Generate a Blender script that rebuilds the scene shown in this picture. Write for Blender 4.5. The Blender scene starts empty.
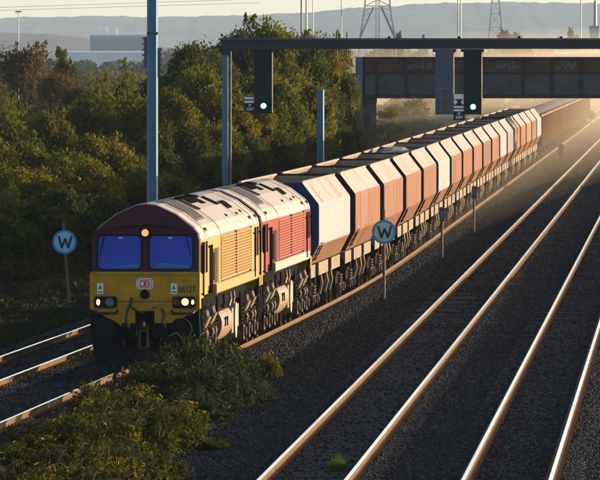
import bpy, math, random
import numpy as np
from mathutils import Vector, Matrix
R = math.radians
random.seed(7)
rng = np.random.default_rng(11)
scn = bpy.context.scene
COL = scn.collection

# ------------------------------------------------------------------ camera
CAM_H = 7.3
F = 9000.0            # focal length in pixels of a 600 px wide picture
HOR = 55.0            # horizon row of a 480 px high picture
cam_d = bpy.data.cameras.new('camera')
cam = bpy.data.objects.new('camera', cam_d)
COL.objects.link(cam)
cam_d.sensor_width = 36.0
cam_d.lens = F / 600.0 * 36.0
cam_d.clip_start = 1.0
cam_d.clip_end = 40000.0
cam.location = (0, 0, CAM_H)
cam.rotation_euler = (math.pi / 2 - math.atan((240 - HOR) / F), 0, 0)
scn.camera = cam

# ------------------------------------------------------------------ sky and sun
SUN_EL, SUN_AZ = 5.2, 68.0        # degrees; azimuth clockwise from the viewing direction (+Y)
world = bpy.data.worlds.new('World')
scn.world = world
world.use_nodes = True
wn = world.node_tree.nodes
wl = world.node_tree.links
for n in list(wn):
    wn.remove(n)
sky = wn.new('ShaderNodeTexSky')
sky.sky_type = 'NISHITA'
sky.sun_disc = False
sky.sun_elevation = R(SUN_EL)
sky.sun_rotation = R(SUN_AZ)
sky.altitude = 50
sky.air_density = 0.4
sky.dust_density = 1.0
sky.ozone_density = 0.0
bg = wn.new('ShaderNodeBackground')
bg.inputs['Strength'].default_value = 0.15
wo = wn.new('ShaderNodeOutputWorld')
wl.new(sky.outputs[0], bg.inputs[0])
wl.new(bg.outputs[0], wo.inputs[0])

sun_d = bpy.data.lights.new('sun', 'SUN')
sun_d.energy = 4.2
sun_d.angle = R(0.53)
sun_d.color = (1.0, 0.78, 0.54)
sun = bpy.data.objects.new('sun', sun_d)
COL.objects.link(sun)
sd = Vector((math.sin(R(SUN_AZ)) * math.cos(R(SUN_EL)), math.cos(R(SUN_AZ)) * math.cos(R(SUN_EL)), math.sin(R(SUN_EL))))
sun.rotation_euler = sd.to_track_quat('Z', 'Y').to_euler()
sun.location = (60, 200, 40)

vs = scn.view_settings
vs.view_transform = 'Standard'
vs.look = 'None'
vs.exposure = 1.3
vs.gamma = 1.0
vs.use_curve_mapping = False
scn.cycles.use_denoising = True
scn.cycles.max_bounces = 6
scn.cycles.diffuse_bounces = 3
scn.cycles.glossy_bounces = 3
scn.cycles.transmission_bounces = 4
scn.cycles.volume_bounces = 0
scn.cycles.transparent_max_bounces = 6
scn.cycles.sample_clamp_indirect = 4.0

# ------------------------------------------------------------------ helpers
def gx(px, Y):
    return (px - 300.0) * Y / F

def gz(py, Y):
    return CAM_H - (py - HOR) * Y / F

def r1(Y):                                  # near rail of the first clear track on the right
    return -7.317 + 0.04267 * Y

def div(Y):
    return 3.5 + 0.285 * math.log1p(math.exp((285 - Y) / 15.0)) if Y > -400 else 3.5

TRACKS = {
    'train': lambda Y: r1(Y) - div(Y),
    'left': lambda Y: r1(Y) - div(Y) - 3.72,
    'mid': lambda Y: r1(Y) + 0.75,
    'right': lambda Y: r1(Y) + 4.27,
}

def tag(o, label=None, cat=None, group=None, kind=None):
    if label: o['label'] = label
    if cat: o['category'] = cat
    if group: o['group'] = group
    if kind: o['kind'] = kind
    return o

def empty(name, loc=(0, 0, 0), rz=0.0):
    o = bpy.data.objects.new(name, None)
    o.empty_display_size = 0.3
    COL.objects.link(o)
    o.location = loc
    o.rotation_euler = (0, 0, rz)
    return o

def link(name, me, parent=None, loc=None, rot=None):
    o = bpy.data.objects.new(name, me)
    COL.objects.link(o)
    if parent: o.parent = parent
    if loc is not None: o.location = loc
    if rot is not None: o.rotation_euler = rot
    return o

def copy_tree(o, parent=None):
    c = o.copy()
    COL.objects.link(c)
    c.parent = parent
    for ch in o.children:
        copy_tree(ch, c)
    return c

class MB:
    """collects shapes that become ONE mesh"""
    def __init__(s):
        s.v, s.f, s.m, s.mats = [], [], [], []
        s.cur = 0
    def use(s, mat):
        if mat not in s.mats: s.mats.append(mat)
        s.cur = s.mats.index(mat)
        return s
    def add(s, verts, faces):
        b = len(s.v)
        s.v += [tuple(p) for p in verts]
        s.f += [tuple(b + i for i in f) for f in faces]
        s.m += [s.cur] * len(faces)
        return s
    def box(s, x0, x1, y0, y1, z0, z1):
        return s.add([(x0, y0, z0), (x1, y0, z0), (x1, y1, z0), (x0, y1, z0), (x0, y0, z1), (x1, y0, z1), (x1, y1, z1), (x0, y1, z1)],
                     [(3, 2, 1, 0), (4, 5, 6, 7), (0, 1, 5, 4), (1, 2, 6, 5), (2, 3, 7, 6), (3, 0, 4, 7)])
    def bbox(s, x0, x1, y0, y1, z0, z1, b=0.02):
        """box with chamfered vertical section (in XZ) and ends"""
        pr = [(x0 + b, z0), (x1 - b, z0), (x1, z0 + b), (x1, z1 - b), (x1 - b, z1), (x0 + b, z1), (x0, z1 - b), (x0, z0 + b)]
        return s.prism(pr, y0, y1)
    def prism(s, prof, y0, y1, axis='y'):
        """prof: counter-clockwise (x,z) seen from -Y"""
        n = len(prof)
        if axis == 'y':
            vs_ = [(p[0], y0, p[1]) for p in prof] + [(p[0], y1, p[1]) for p in prof]
        elif axis == 'x':
            vs_ = [(y0, p[0], p[1]) for p in prof] + [(y1, p[0], p[1]) for p in prof]
        else:
            vs_ = [(p[0], p[1], y0) for p in prof] + [(p[0], p[1], y1) for p in prof]
        fs = [(i, (i + 1) % n, n + (i + 1) % n, n + i) for i in range(n)]
        if axis != 'y':
            fs = [f[::-1] if axis == 'z' and False else f for f in fs]
        fs += [tuple(range(n))[::-1], tuple(range(n, 2 * n))]
        return s.add(vs_, fs)
    def tube(s, p, q, r0, r1_=None, n=8, caps=True):
        r1_ = r0 if r1_ is None else r1_
        p, q = Vector(p), Vector(q)
        d = (q - p)
        if d.length < 1e-6: return s
        d.normalize()
        a = d.orthogonal().normalized()
        b = d.cross(a)
        vs_ = []
        for c, r in ((p, r0), (q, r1_)):
            for i in range(n):
                t = 2 * math.pi * i / n
                vs_.append(tuple(c + (a * math.cos(t) + b * math.sin(t)) * r))
        fs = [(i, (i + 1) % n, n + (i + 1) % n, n + i) for i in range(n)]
        if caps: fs += [tuple(range(n))[::-1], tuple(range(n, 2 * n))]
        return s.add(vs_, fs)
    def path(s, pts, r, n=5):
        for a, b in zip(pts[:-1], pts[1:]):
            s.tube(a, b, r, n=n)
        return s
    def mesh(s, name, mat=None, smooth=False):
        me = bpy.data.meshes.new(name)
        me.from_pydata(s.v, [], s.f)
        if mat is not None:
            me.materials.append(mat)
        else:
            for mt in s.mats: me.materials.append(mt)
            me.polygons.foreach_set('material_index', s.m)
        if smooth:
            me.polygons.foreach_set('use_smooth', [True] * len(me.polygons))
        me.validate()
        import bmesh
        bm = bmesh.new(); bm.from_mesh(me)
        bmesh.ops.recalc_face_normals(bm, faces=bm.faces)
        bm.to_mesh(me); bm.free()
        return me
    def build(s, name, mat=None, parent=None, smooth=False, loc=None, rot=None):
        return link(name, s.mesh(name, mat, smooth), parent, loc, rot)

def np_mesh(name, verts, quads, mat, smooth=False):
    me = bpy.data.meshes.new(name)
    nv, nq, k = len(verts), len(quads), quads.shape[1]
    me.vertices.add(nv)
    me.vertices.foreach_set('co', np.asarray(verts, dtype=np.float32).ravel())
    me.loops.add(nq * k)
    me.loops.foreach_set('vertex_index', np.asarray(quads, dtype=np.int32).ravel())
    me.polygons.add(nq)
    me.polygons.foreach_set('loop_start', np.arange(0, nq * k, k, dtype=np.int32))
    if smooth:
        me.polygons.foreach_set('use_smooth', np.ones(nq, dtype=bool))
    me.materials.append(mat)
    me.update(calc_edges=True)
    return me

# ------------------------------------------------------------------ materials
def newmat(name):
    m = bpy.data.materials.new(name)
    m.use_nodes = True
    nt = m.node_tree
    p = nt.nodes['Principled BSDF']
    return m, nt, p

def mat(name, col, rough=0.6, metal=0.0, noise=0.25, scale=3.0, stretch=(1, 1, 1), col2=None, spec=0.4, bump=0.0, bscale=None, rnd=0.0, detail=6, thresh=(0.35, 0.7)):
    """weathered paint: base colour varied towards col2 by stretched noise on the object's own coordinates"""
    m, nt, p = newmat(name)
    N, L = nt.nodes, nt.links
    p.inputs['Roughness'].default_value = rough
    p.inputs['Metallic'].default_value = metal
    p.inputs['Specular IOR Level'].default_value = spec
    tc = N.new('ShaderNodeTexCoord')
    mp = N.new('ShaderNodeMapping')
    mp.inputs['Scale'].default_value = stretch
    L.new(tc.outputs['Object'], mp.inputs['Vector'])
    vec = mp.outputs[0]
    oi = N.new('ShaderNodeObjectInfo')
    add = N.new('ShaderNodeVectorMath'); add.operation = 'MULTIPLY_ADD'
    cmb = N.new('ShaderNodeCombineXYZ')
    for k in range(3): L.new(oi.outputs['Random'], cmb.inputs[k])
    L.new(cmb.outputs[0], add.inputs[0]); add.inputs[1].default_value = (37, 53, 71)
    L.new(vec, add.inputs[2])
    nz = N.new('ShaderNodeTexNoise')
    nz.inputs['Scale'].default_value = scale
    nz.inputs['Detail'].default_value = detail
    nz.inputs['Roughness'].default_value = 0.6
    L.new(add.outputs[0], nz.inputs['Vector'])
    mr = N.new('ShaderNodeMapRange')
    mr.inputs[1].default_value, mr.inputs[2].default_value = thresh
    L.new(nz.outputs[0], mr.inputs[0])
    c2 = col2 if col2 else tuple(c * (1 - noise) for c in col[:3])
    mx = N.new('ShaderNodeMix'); mx.data_type = 'RGBA'
    mx.inputs['A'].default_value = (*col[:3], 1)
    mx.inputs['B'].default_value = (*c2[:3], 1)
    L.new(mr.outputs[0], mx.inputs['Factor'])
    out = mx.outputs['Result']
    if rnd:
        hs = N.new('ShaderNodeHueSaturation')
        m2 = N.new('ShaderNodeMapRange')
        m2.inputs[3].default_value, m2.inputs[4].default_value = 1 - rnd, 1 + rnd
        L.new(oi.outputs['Random'], m2.inputs[0])
        L.new(m2.outputs[0], hs.inputs['Value'])
        L.new(out, hs.inputs['Color'])
        out = hs.outputs[0]
    L.new(out, p.inputs['Base Color'])
    if bump:
        b = N.new('ShaderNodeBump')
        b.inputs['Strength'].default_value = bump
        b.inputs['Distance'].default_value = 0.05
        nb = N.new('ShaderNodeTexNoise')
        nb.inputs['Scale'].default_value = bscale or scale * 4
        nb.inputs['Detail'].default_value = 4
        L.new(tc.outputs['Object'], nb.inputs['Vector'])
        L.new(nb.outputs[0], b.inputs['Height'])
        L.new(b.outputs[0], p.inputs['Normal'])
    return m

def emit(name, col, strength):
    m, nt, p = newmat(name)
    p.inputs['Base Color'].default_value = (*col, 1)
    p.inputs['Emission Color'].default_value = (*col, 1)
    p.inputs['Emission Strength'].default_value = strength
    return m

def leafmat(name, cols, trans=0.35, rough=0.55):
    """leaves: every leaf takes its own tone from the list; light passes through them"""
    m, nt, p = newmat(name)
    N, L = nt.nodes, nt.links
    ge = N.new('ShaderNodeNewGeometry')
    rp = N.new('ShaderNodeValToRGB')
    el = rp.color_ramp.elements
    while len(el) < len(cols): el.new(0.5)
    for i, c in enumerate(cols):
        el[i].position = i / max(1, len(cols) - 1)
        el[i].color = (*c, 1)
    tc = N.new('ShaderNodeTexCoord')
    nz = N.new('ShaderNodeTexNoise'); nz.inputs['Scale'].default_value = 0.55; nz.inputs['Detail'].default_value = 3
    oi = N.new('ShaderNodeObjectInfo')
    va = N.new('ShaderNodeVectorMath'); va.operation = 'ADD'
    L.new(tc.outputs['Object'], va.inputs[0]); L.new(oi.outputs['Location'], va.inputs[1])
    L.new(va.outputs[0], nz.inputs['Vector'])
    ma = N.new('ShaderNodeMath'); ma.operation = 'MULTIPLY_ADD'
    ma.inputs[1].default_value = 0.62
    L.new(ge.outputs['Random Per Island'], ma.inputs[0])
    m3 = N.new('ShaderNodeMapRange'); m3.inputs[1].default_value, m3.inputs[2].default_value = 0.35, 0.65
    m3.inputs[3].default_value, m3.inputs[4].default_value = 0.0, 0.38
    L.new(nz.outputs[0], m3.inputs[0])
    L.new(m3.outputs[0], ma.inputs[2])
    L.new(ma.outputs[0], rp.inputs[0])
    L.new(rp.outputs[0], p.inputs['Base Color'])
    p.inputs['Roughness'].default_value = 0.8
    p.inputs['Specular IOR Level'].default_value = 0.06
    tr = N.new('ShaderNodeBsdfTranslucent')
    L.new(rp.outputs[0], tr.inputs['Color'])
    mx = N.new('ShaderNodeMixShader'); mx.inputs[0].default_value = trans
    L.new(p.outputs[0], mx.inputs[1]); L.new(tr.outputs[0], mx.inputs[2])
    L.new(mx.outputs[0], nt.nodes['Material Output'].inputs['Surface'])
    return m

M = {}
M['ballast'] = mat('ballast_bed', (0.018, 0.0175, 0.0185), 0.9, noise=0.55, scale=9, bump=1.0, bscale=14, spec=0.2)
M['steel'] = mat('rail_head_steel', (0.86, 0.84, 0.80), 0.13, 1.0, noise=0.15, scale=1.5, stretch=(1, 0.1, 1))
M['rust'] = mat('rail_side_rust', (0.135, 0.068, 0.016), 0.75, 0.0, noise=0.45, scale=2.5, spec=0.15)
M['sleeper'] = mat('sleeper_concrete', (0.09, 0.08, 0.075), 0.85, noise=0.4, scale=4, spec=0.06)
M['clip'] = mat('rail_clip_iron', (0.2, 0.1, 0.045), 0.6, 0.3)
M['maroon'] = mat('maroon_paint', (0.06, 0.012, 0.022), 0.4, noise=0.35, scale=2.0, spec=0.15)
M['yellow'] = mat('warning_yellow_paint', (0.5, 0.265, 0.012), 0.45, noise=0.35, scale=2.2, col2=(0.3, 0.16, 0.015), spec=0.15)
M['gold'] = mat('gold_side_paint', (0.34, 0.215, 0.075), 0.45, noise=0.2, scale=1.6, stretch=(1, 1, 0.3), col2=(0.3, 0.18, 0.06), spec=0.15)
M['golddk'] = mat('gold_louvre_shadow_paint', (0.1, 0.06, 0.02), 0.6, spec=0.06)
M['roof'] = mat('pale_sunlit_roof_paint', (0.36, 0.325, 0.27), 0.5, noise=0.28, scale=1.2, stretch=(0.4, 1.6, 0.4), col2=(0.26, 0.23, 0.19))  # sunlit whiteness of the roof put into its pale base colour
M['red'] = mat('traffic_red_paint', (0.22, 0.02, 0.014), 0.42, noise=0.2, scale=1.6, spec=0.15)
M['redslat'] = mat('pink_faded_louvre_paint', (0.31, 0.09, 0.06), 0.5, noise=0.2, scale=2, spec=0.15)
M['valance'] = mat('pale_grey_valance', (0.34, 0.31, 0.26), 0.5, noise=0.3, scale=2, spec=0.15)
M['black'] = mat('black_iron', (0.01, 0.01, 0.01), 0.6, noise=0.3, spec=0.0)
M['under'] = mat('shade_black_underframe', (0.006, 0.0055, 0.005), 0.5, 0.2, noise=0.5, scale=5, spec=0.0)  # near-black base colour stands in for the shade under the bodies
M['bogie'] = mat('dusty_bogie_iron', (0.03, 0.021, 0.014), 0.55, 0.15, noise=0.7, scale=6, spec=0.0)
M['tank'] = mat('dusty_tank_paint', (0.27, 0.2, 0.13), 0.45, 0.0, noise=0.4, scale=2.5, spec=0.15)
M['iron'] = mat('dusty_axle_box_iron', (0.13, 0.09, 0.055), 0.6, noise=0.6, scale=7, spec=0.1)
M['wheel'] = mat('wheel_steel', (0.06, 0.042, 0.028), 0.6, 0.0, noise=0.4, scale=5, spec=0.0)
M['grille'] = mat('dark_grille_mesh', (0.16, 0.15, 0.14), 0.6, 0.2, noise=0.5, scale=8, spec=0.06)
M['rubber'] = mat('black_rubber', (0.015, 0.015, 0.016), 0.7, spec=0.06)
M['plough'] = mat('dark_grey_plough', (0.008, 0.009, 0.011), 0.85, noise=0.4, spec=0.06)
M['white'] = mat('white_enamel', (0.75, 0.76, 0.76), 0.4, noise=0.1)
M['dbred'] = mat('badge_red', (0.55, 0.03, 0.05), 0.45, noise=0.1)
M['letter'] = mat('black_lettering', (0.02, 0.02, 0.02), 0.5, noise=0.1)
M['hook'] = mat('coupling_iron', (0.07, 0.055, 0.045), 0.55, 0.3, noise=0.5, spec=0.06)
M['hose'] = mat('air_hose_rubber', (0.05, 0.05, 0.035), 0.7)
M['goldhook'] = mat('brass_cock', (0.55, 0.34, 0.06), 0.4, 0.5)
M['signalblack'] = mat('signal_backboard_black', (0.022, 0.026, 0.034), 0.55, noise=0.25, scale=1.0, spec=0.1)
M['signalblue'] = mat('blue_grey_cabinet', (0.09, 0.115, 0.16), 0.5, noise=0.2, scale=1, spec=0.1)
M['beam'] = mat('gantry_grey_steel', (0.045, 0.05, 0.06), 0.45, 0.2, noise=0.3, scale=0.8, spec=0.1)
M['galv'] = mat('galvanised_steel', (0.075, 0.155, 0.24), 0.4, 0.45, noise=0.3, scale=1.5, stretch=(1, 1, 0.3))  # blue sky reflection put into the steel's base colour
M['signblue'] = mat('shade_blue_sign_border', (0.05, 0.27, 0.58), 0.4, noise=0.1)  # skylight blue put into the border colour as well
M['signface'] = mat('shade_blue_sign_face', (0.28, 0.58, 0.78), 0.4, noise=0.1)  # white board; its blue skylit shade is put into the colour
M['postdark'] = mat('weathered_post', (0.09, 0.085, 0.08), 0.7, noise=0.4)
M['brgrust'] = mat('bridge_rusty_steel', (0.1, 0.058, 0.04), 0.7, noise=0.6, scale=0.9, col2=(0.05, 0.036, 0.03), spec=0.1)
M['brgblue'] = mat('bridge_blue_grey_plate', (0.085, 0.088, 0.095), 0.55, noise=0.5, scale=1.2, col2=(0.06, 0.048, 0.042), spec=0.1)
M['brgdark'] = mat('bridge_dark_flange', (0.05, 0.045, 0.043), 0.7, noise=0.4, spec=0.1)
M['brick'] = mat('abutment_brick', (0.20, 0.13, 0.09), 0.85, noise=0.5, scale=3, bump=0.5, spec=0.06)
M['graffiti'] = mat('graffiti_white_paint', (0.22, 0.22, 0.22), 0.6)
M['cream'] = mat('faded_white_hopper_paint', (0.255, 0.26, 0.295), 0.55, noise=0.3, scale=0.7, stretch=(1, 0.8, 0.35), col2=(0.27, 0.25, 0.24), spec=0.06)
M['terra'] = mat('faded_terracotta_hopper_paint', (0.16, 0.072, 0.042), 0.6, noise=0.3, scale=0.7, stretch=(1, 0.8, 0.35), col2=(0.215, 0.115, 0.075), rnd=0.10, spec=0.06)
M['mauve'] = mat('mauve_brown_hopper_paint', (0.17, 0.1, 0.095), 0.6, noise=0.3, scale=1.5, stretch=(1, 1.3, 0.3), spec=0.06)
M['peach'] = mat('peach_faded_hopper_paint', (0.24, 0.14, 0.098), 0.6, noise=0.25, scale=1.5, stretch=(1, 1.3, 0.3), spec=0.06)
M['grey'] = mat('warm_grey_hopper_paint', (0.22, 0.205, 0.215), 0.6, noise=0.25, scale=1.5, stretch=(1, 1.3, 0.3), spec=0.06)
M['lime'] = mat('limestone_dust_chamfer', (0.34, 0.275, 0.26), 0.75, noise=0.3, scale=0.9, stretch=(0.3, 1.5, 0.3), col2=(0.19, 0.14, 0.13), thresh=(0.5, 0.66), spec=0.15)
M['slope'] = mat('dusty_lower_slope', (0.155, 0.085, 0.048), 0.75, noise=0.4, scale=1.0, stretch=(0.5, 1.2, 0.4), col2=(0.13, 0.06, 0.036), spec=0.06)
M['endmaroon'] = mat('dark_maroon_end_plate', (0.05, 0.014, 0.02), 0.5, noise=0.4, spec=0.06)
M['endblue'] = mat('blue_end_plate', (0.022, 0.04, 0.12), 0.5, noise=0.3, spec=0.06)
M['inside'] = mat('hopper_inside_steel', (0.34, 0.27, 0.21), 0.7, noise=0.4, scale=2, spec=0.06)
M['load'] = mat('stone_load', (0.26, 0.25, 0.24), 0.9, noise=0.6, scale=5, bump=1.0, spec=0.06)
M['sill'] = mat('pale_sill_panel', (0.25, 0.195, 0.145), 0.6, noise=0.4, scale=3, spec=0.06)
M['boxwagon'] = mat('ochre_box_wagon_paint', (0.3, 0.19, 0.085), 0.7, noise=0.45, scale=1.2, rnd=0.15, spec=0.06)
M['grass'] = leafmat('grass_blades', [(0.018, 0.024, 0.009), (0.03, 0.034, 0.014), (0.05, 0.045, 0.02)], 0.2)
M['bark'] = mat('tree_bark', (0.07, 0.055, 0.04), 0.9, noise=0.5)
M['leafgreen'] = leafmat('green_leaves', [(0.03, 0.042, 0.006), (0.06, 0.075, 0.009), (0.115, 0.12, 0.013), (0.22, 0.18, 0.02)], 0.45)
M['leafolive'] = leafmat('olive_leaves', [(0.04, 0.042, 0.006), (0.08, 0.078, 0.009), (0.15, 0.13, 0.013), (0.26, 0.19, 0.02)], 0.45)
M['leafdark'] = leafmat('dark_leaves', [(0.018, 0.028, 0.007), (0.036, 0.048, 0.01), (0.065, 0.075, 0.014), (0.12, 0.11, 0.02)], 0.42)
M['leafbrown'] = leafmat('autumn_brown_leaves', [(0.05, 0.038, 0.016), (0.085, 0.06, 0.024), (0.12, 0.085, 0.032), (0.13, 0.105, 0.035)])
M['weed'] = leafmat('weed_leaves', [(0.035, 0.02, 0.006), (0.014, 0.022, 0.005), (0.035, 0.045, 0.006), (0.085, 0.08, 0.007), (0.38, 0.26, 0.008)], 0.5)  # golden sunlight put into the brightest leaf tone
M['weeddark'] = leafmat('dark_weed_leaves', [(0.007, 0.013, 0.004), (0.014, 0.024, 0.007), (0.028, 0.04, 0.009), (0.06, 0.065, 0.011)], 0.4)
M['stem'] = mat('brown_stem', (0.07, 0.04, 0.02), 0.8)
M['field'] = mat('field_ground', (0.085, 0.085, 0.045), 0.95, noise=0.5, scale=0.02, col2=(0.13, 0.105, 0.06), spec=0.1)
M['hill'] = mat('wooded_hill', (0.04, 0.05, 0.04), 0.95, noise=0.4, scale=0.006, col2=(0.16, 0.14, 0.09), spec=0.1)
M['moor'] = mat('brown_ridge', (0.085, 0.06, 0.05), 0.95, noise=0.35, scale=0.01, spec=0.1)
M['shed'] = mat('white_shed_cladding', (0.62, 0.68, 0.72), 0.5, noise=0.15, scale=0.2)
M['depot'] = mat('blue_grey_cladding', (0.1, 0.15, 0.2), 0.5, noise=0.15, scale=0.2)
M['winglass'] = mat('far_window_glass', (0.05, 0.06, 0.08), 0.2, noise=0.2)
M['pylon'] = mat('pylon_steel', (0.34, 0.36, 0.37), 0.5, 0.3)
M['wire'] = mat('power_cable', (0.12, 0.12, 0.12), 0.5, 0.3)
M['towerblue'] = mat('pale_blue_tower_cladding', (0.2, 0.36, 0.46), 0.5, noise=0.2, scale=0.3)
def glassmat():
    m, nt, p = newmat('cab_window_glass')  # blue of the reflected sky put into the glass colour
    p.inputs['Base Color'].default_value = (0.015, 0.07, 0.50, 1)
    p.inputs['Roughness'].default_value = 0.05
    p.inputs['Metallic'].default_value = 0.1
    p.inputs['Specular IOR Level'].default_value = 0.25
    N, L = nt.nodes, nt.links
    tc = N.new('ShaderNodeTexCoord'); nz = N.new('ShaderNodeTexNoise'); nz.inputs['Scale'].default_value = 0.9
    L.new(tc.outputs['Object'], nz.inputs['Vector'])
    rp = N.new('ShaderNodeValToRGB')
    rp.color_ramp.elements[0].position = 0.35; rp.color_ramp.elements[0].color = (0.006, 0.03, 0.33, 1)
    rp.color_ramp.elements[1].position = 0.75; rp.color_ramp.elements[1].color = (0.008, 0.06, 0.42, 1)
    L.new(nz.outputs[0], rp.inputs[0]); L.new(rp.outputs[0], p.inputs['Base Color'])
    return m
M['glass'] = glassmat()
M['deskblue'] = mat('desk_reflection_blue', (0.02, 0.16, 0.42), 0.4, noise=0.3)
M['lamp_warm'] = emit('warm_headlamp', (1.0, 0.55, 0.2), 1.1)
M['lamp_soft'] = emit('marker_lamp', (1.0, 0.5, 0.14), 0.3)
M['lamp_green'] = emit('green_signal_lamp', (0.16, 1.0, 0.78), 2.6)
M['lampglass'] = mat('unlit_lamp_glass', (0.12, 0.16, 0.22), 0.1, 0.3)
M['lampred'] = mat('unlit_red_lamp', (0.10, 0.015, 0.02), 0.2)
M['green_label'] = mat('green_pictogram', (0.02, 0.22, 0.05), 0.5)
def stonemat():
    m, nt, p = newmat('ballast_stone')
    N, L = nt.nodes, nt.links
    oi = N.new('ShaderNodeObjectInfo')
    rp = N.new('ShaderNodeValToRGB')
    e = rp.color_ramp.elements
    e[0].color = (0.008, 0.008, 0.009, 1); e[1].color = (0.06, 0.058, 0.06, 1)
    k = e.new(0.6); k.color = (0.016, 0.016, 0.018, 1)
    k = e.new(0.85); k.color = (0.026, 0.024, 0.023, 1)
    L.new(oi.outputs['Random'], rp.inputs[0])
    L.new(rp.outputs[0], p.inputs['Base Color'])
    p.inputs['Roughness'].default_value = 0.85
    p.inputs['Specular IOR Level'].default_value = 0.25
    return m
M['stone'] = stonemat()

STROKES = {
    'W': [[(0, 1), (.24, 0), (.5, .78), (.76, 0), (1, 1)]],
    'D': [[(0, 0), (0, 1), (.5, 1), (.82, .8), (.82, .2), (.5, 0), (0, 0)]],
    'B': [[(0, 0), (0, 1), (.55, 1), (.78, .87), (.78, .65), (.55, .52), (0, .52)], [(.55, .52), (.84, .38), (.84, .14), (.58, 0), (0, 0)]],
    'C': [[(.8, .82), (.6, 1), (.25, 1), (.02, .75), (.02, .25), (.25, 0), (.6, 0), (.8, .18)]],
    'F': [[(0, 0), (0, 1), (.75, 1)], [(0, .52), (.6, .52)]],
    'X': [[(0, 0), (.8, 1)], [(0, 1), (.8, 0)]],
    '6': [[(.62, .95), (.25, .85), (.04, .5), (.04, .22), (.25, 0), (.5, 0), (.68, .2), (.68, .4), (.5, .56), (.25, .54), (.05, .36)]],
    '1': [[(.12, .8), (.36, 1), (.36, 0)]],
    '2': [[(.04, .8), (.2, 1), (.5, 1), (.66, .82), (.62, .6), (.04, .02), (.7, .02)]],
    '7': [[(.02, 1), (.68, 1), (.28, 0)]],
    '3': [[(.05, .88), (.25, 1), (.5, 1), (.64, .82), (.6, .62), (.35, .53), (.62, .42), (.66, .2), (.5, 0), (.22, 0), (.04, .14)]],
    '0': [[(.35, 1), (.08, .8), (.04, .3), (.2, 0), (.5, 0), (.66, .3), (.62, .8), (.35, 1)]],
}
def lettering(text, size, material, parent, loc, off=0.0, name='lettering', ext=0.004, sx=1.0, weight=.16):
    """letters made of flat strokes standing on the XZ plane, facing -Y; each letter one shape, the word one flat print"""
    adv = .98
    tot = len(text) * adv - (adv - .8)
    b = MB().use(material)
    hw = weight * size / 2
    n_ = 0
    for i, ch in enumerate(text):
        for pl in STROKES[ch]:
            P_ = [((x + i * adv - tot / 2) * size * sx * (.9 if ch != 'W' else 1.15) + (-.06 * size if ch == 'W' else 0), (y - .5) * size) for x, y in pl]
            for p_, q_ in zip(P_[:-1], P_[1:]):
                d = Vector((q_[0] - p_[0], q_[1] - p_[1])); ln = d.length; d.normalize(); nn = Vector((-d.y, d.x)) * hw
                e_ = d * hw * .5
                y_ = -.0004 * (n_ % 5); n_ += 1
                c4 = [(p_[0] - e_.x + nn.x, p_[1] - e_.y + nn.y), (p_[0] - e_.x - nn.x, p_[1] - e_.y - nn.y), (q_[0] + e_.x - nn.x, q_[1] + e_.y - nn.y), (q_[0] + e_.x + nn.x, q_[1] + e_.y + nn.y)]
                b.add([(x, y_, z) for x, z in c4], [(0, 1, 2, 3)])
    o = b.build(name, None, parent, loc=loc)
    return o

# ------------------------------------------------------------------ ground, hills
def smooth(a, b, t):
    t = np.clip((t - a) / (b - a), 0, 1)
    return t * t * (3 - 2 * t)

def vnoise(x, y, seed=0):
    """cheap smooth value noise"""
    xi, yi = np.floor(x), np.floor(y)
    xf, yf = x - xi, y - yi
    def h(a, b):
        n = np.sin(a * 127.1 + b * 311.7 + seed * 74.7) * 43758.5453
        return n - np.floor(n)
    u, v = xf * xf * (3 - 2 * xf), yf * yf * (3 - 2 * yf)
    return (h(xi, yi) * (1 - u) + h(xi + 1, yi) * u) * (1 - v) + (h(xi, yi + 1) * (1 - u) + h(xi + 1, yi + 1) * u) * v

def grid_mesh(name, X, Y, Z, mt, smooth_=True):
    nr, nc = X.shape
    v = np.stack([X.ravel(), Y.ravel(), Z.ravel()], 1)
    i = np.arange(nr * nc).reshape(nr, nc)
    q = np.stack([i[:-1, :-1].ravel(), i[:-1, 1:].ravel(), i[1:, 1:].ravel(), i[1:, :-1].ravel()], 1)
    return np_mesh(name, v, q, mt, smooth_)

ys = np.concatenate([np.linspace(-60, 130, 8), np.linspace(135, 600, 160), np.geomspace(610, 20000, 90)])
us = np.concatenate([-np.geomspace(2600, 26, 24), np.linspace(-25, 25, 51), np.geomspace(26, 2600, 24)])
YY, UU = np.meshgrid(ys, us, indexing='ij')
CT = np.array([TRACKS['train'](y) if y < 1500 else r1(1500) - 3.5 for y in ys])[:, None]
XX = UU + np.where(np.abs(UU) < 30, CT, CT * np.clip(1 - (np.abs(UU) - 30) / 400, 0, 1))
ZG = -0.62 - 0.25 * smooth(8, 14, np.abs(UU - 2)) + 0.25 * (vnoise(XX * 0.3, YY * 0.1) - 0.5) * smooth(7, 12, np.abs(UU - 2))
ZG = ZG + 0.9 * smooth(-7.5, -16, UU) * smooth(900, 500, YY)
ZG = ZG - 0.5 * smooth(900, 2500, YY)
go = link('ground', grid_mesh('ground', XX, YY, ZG, M['field']))
tag(go, kind='structure')

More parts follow.
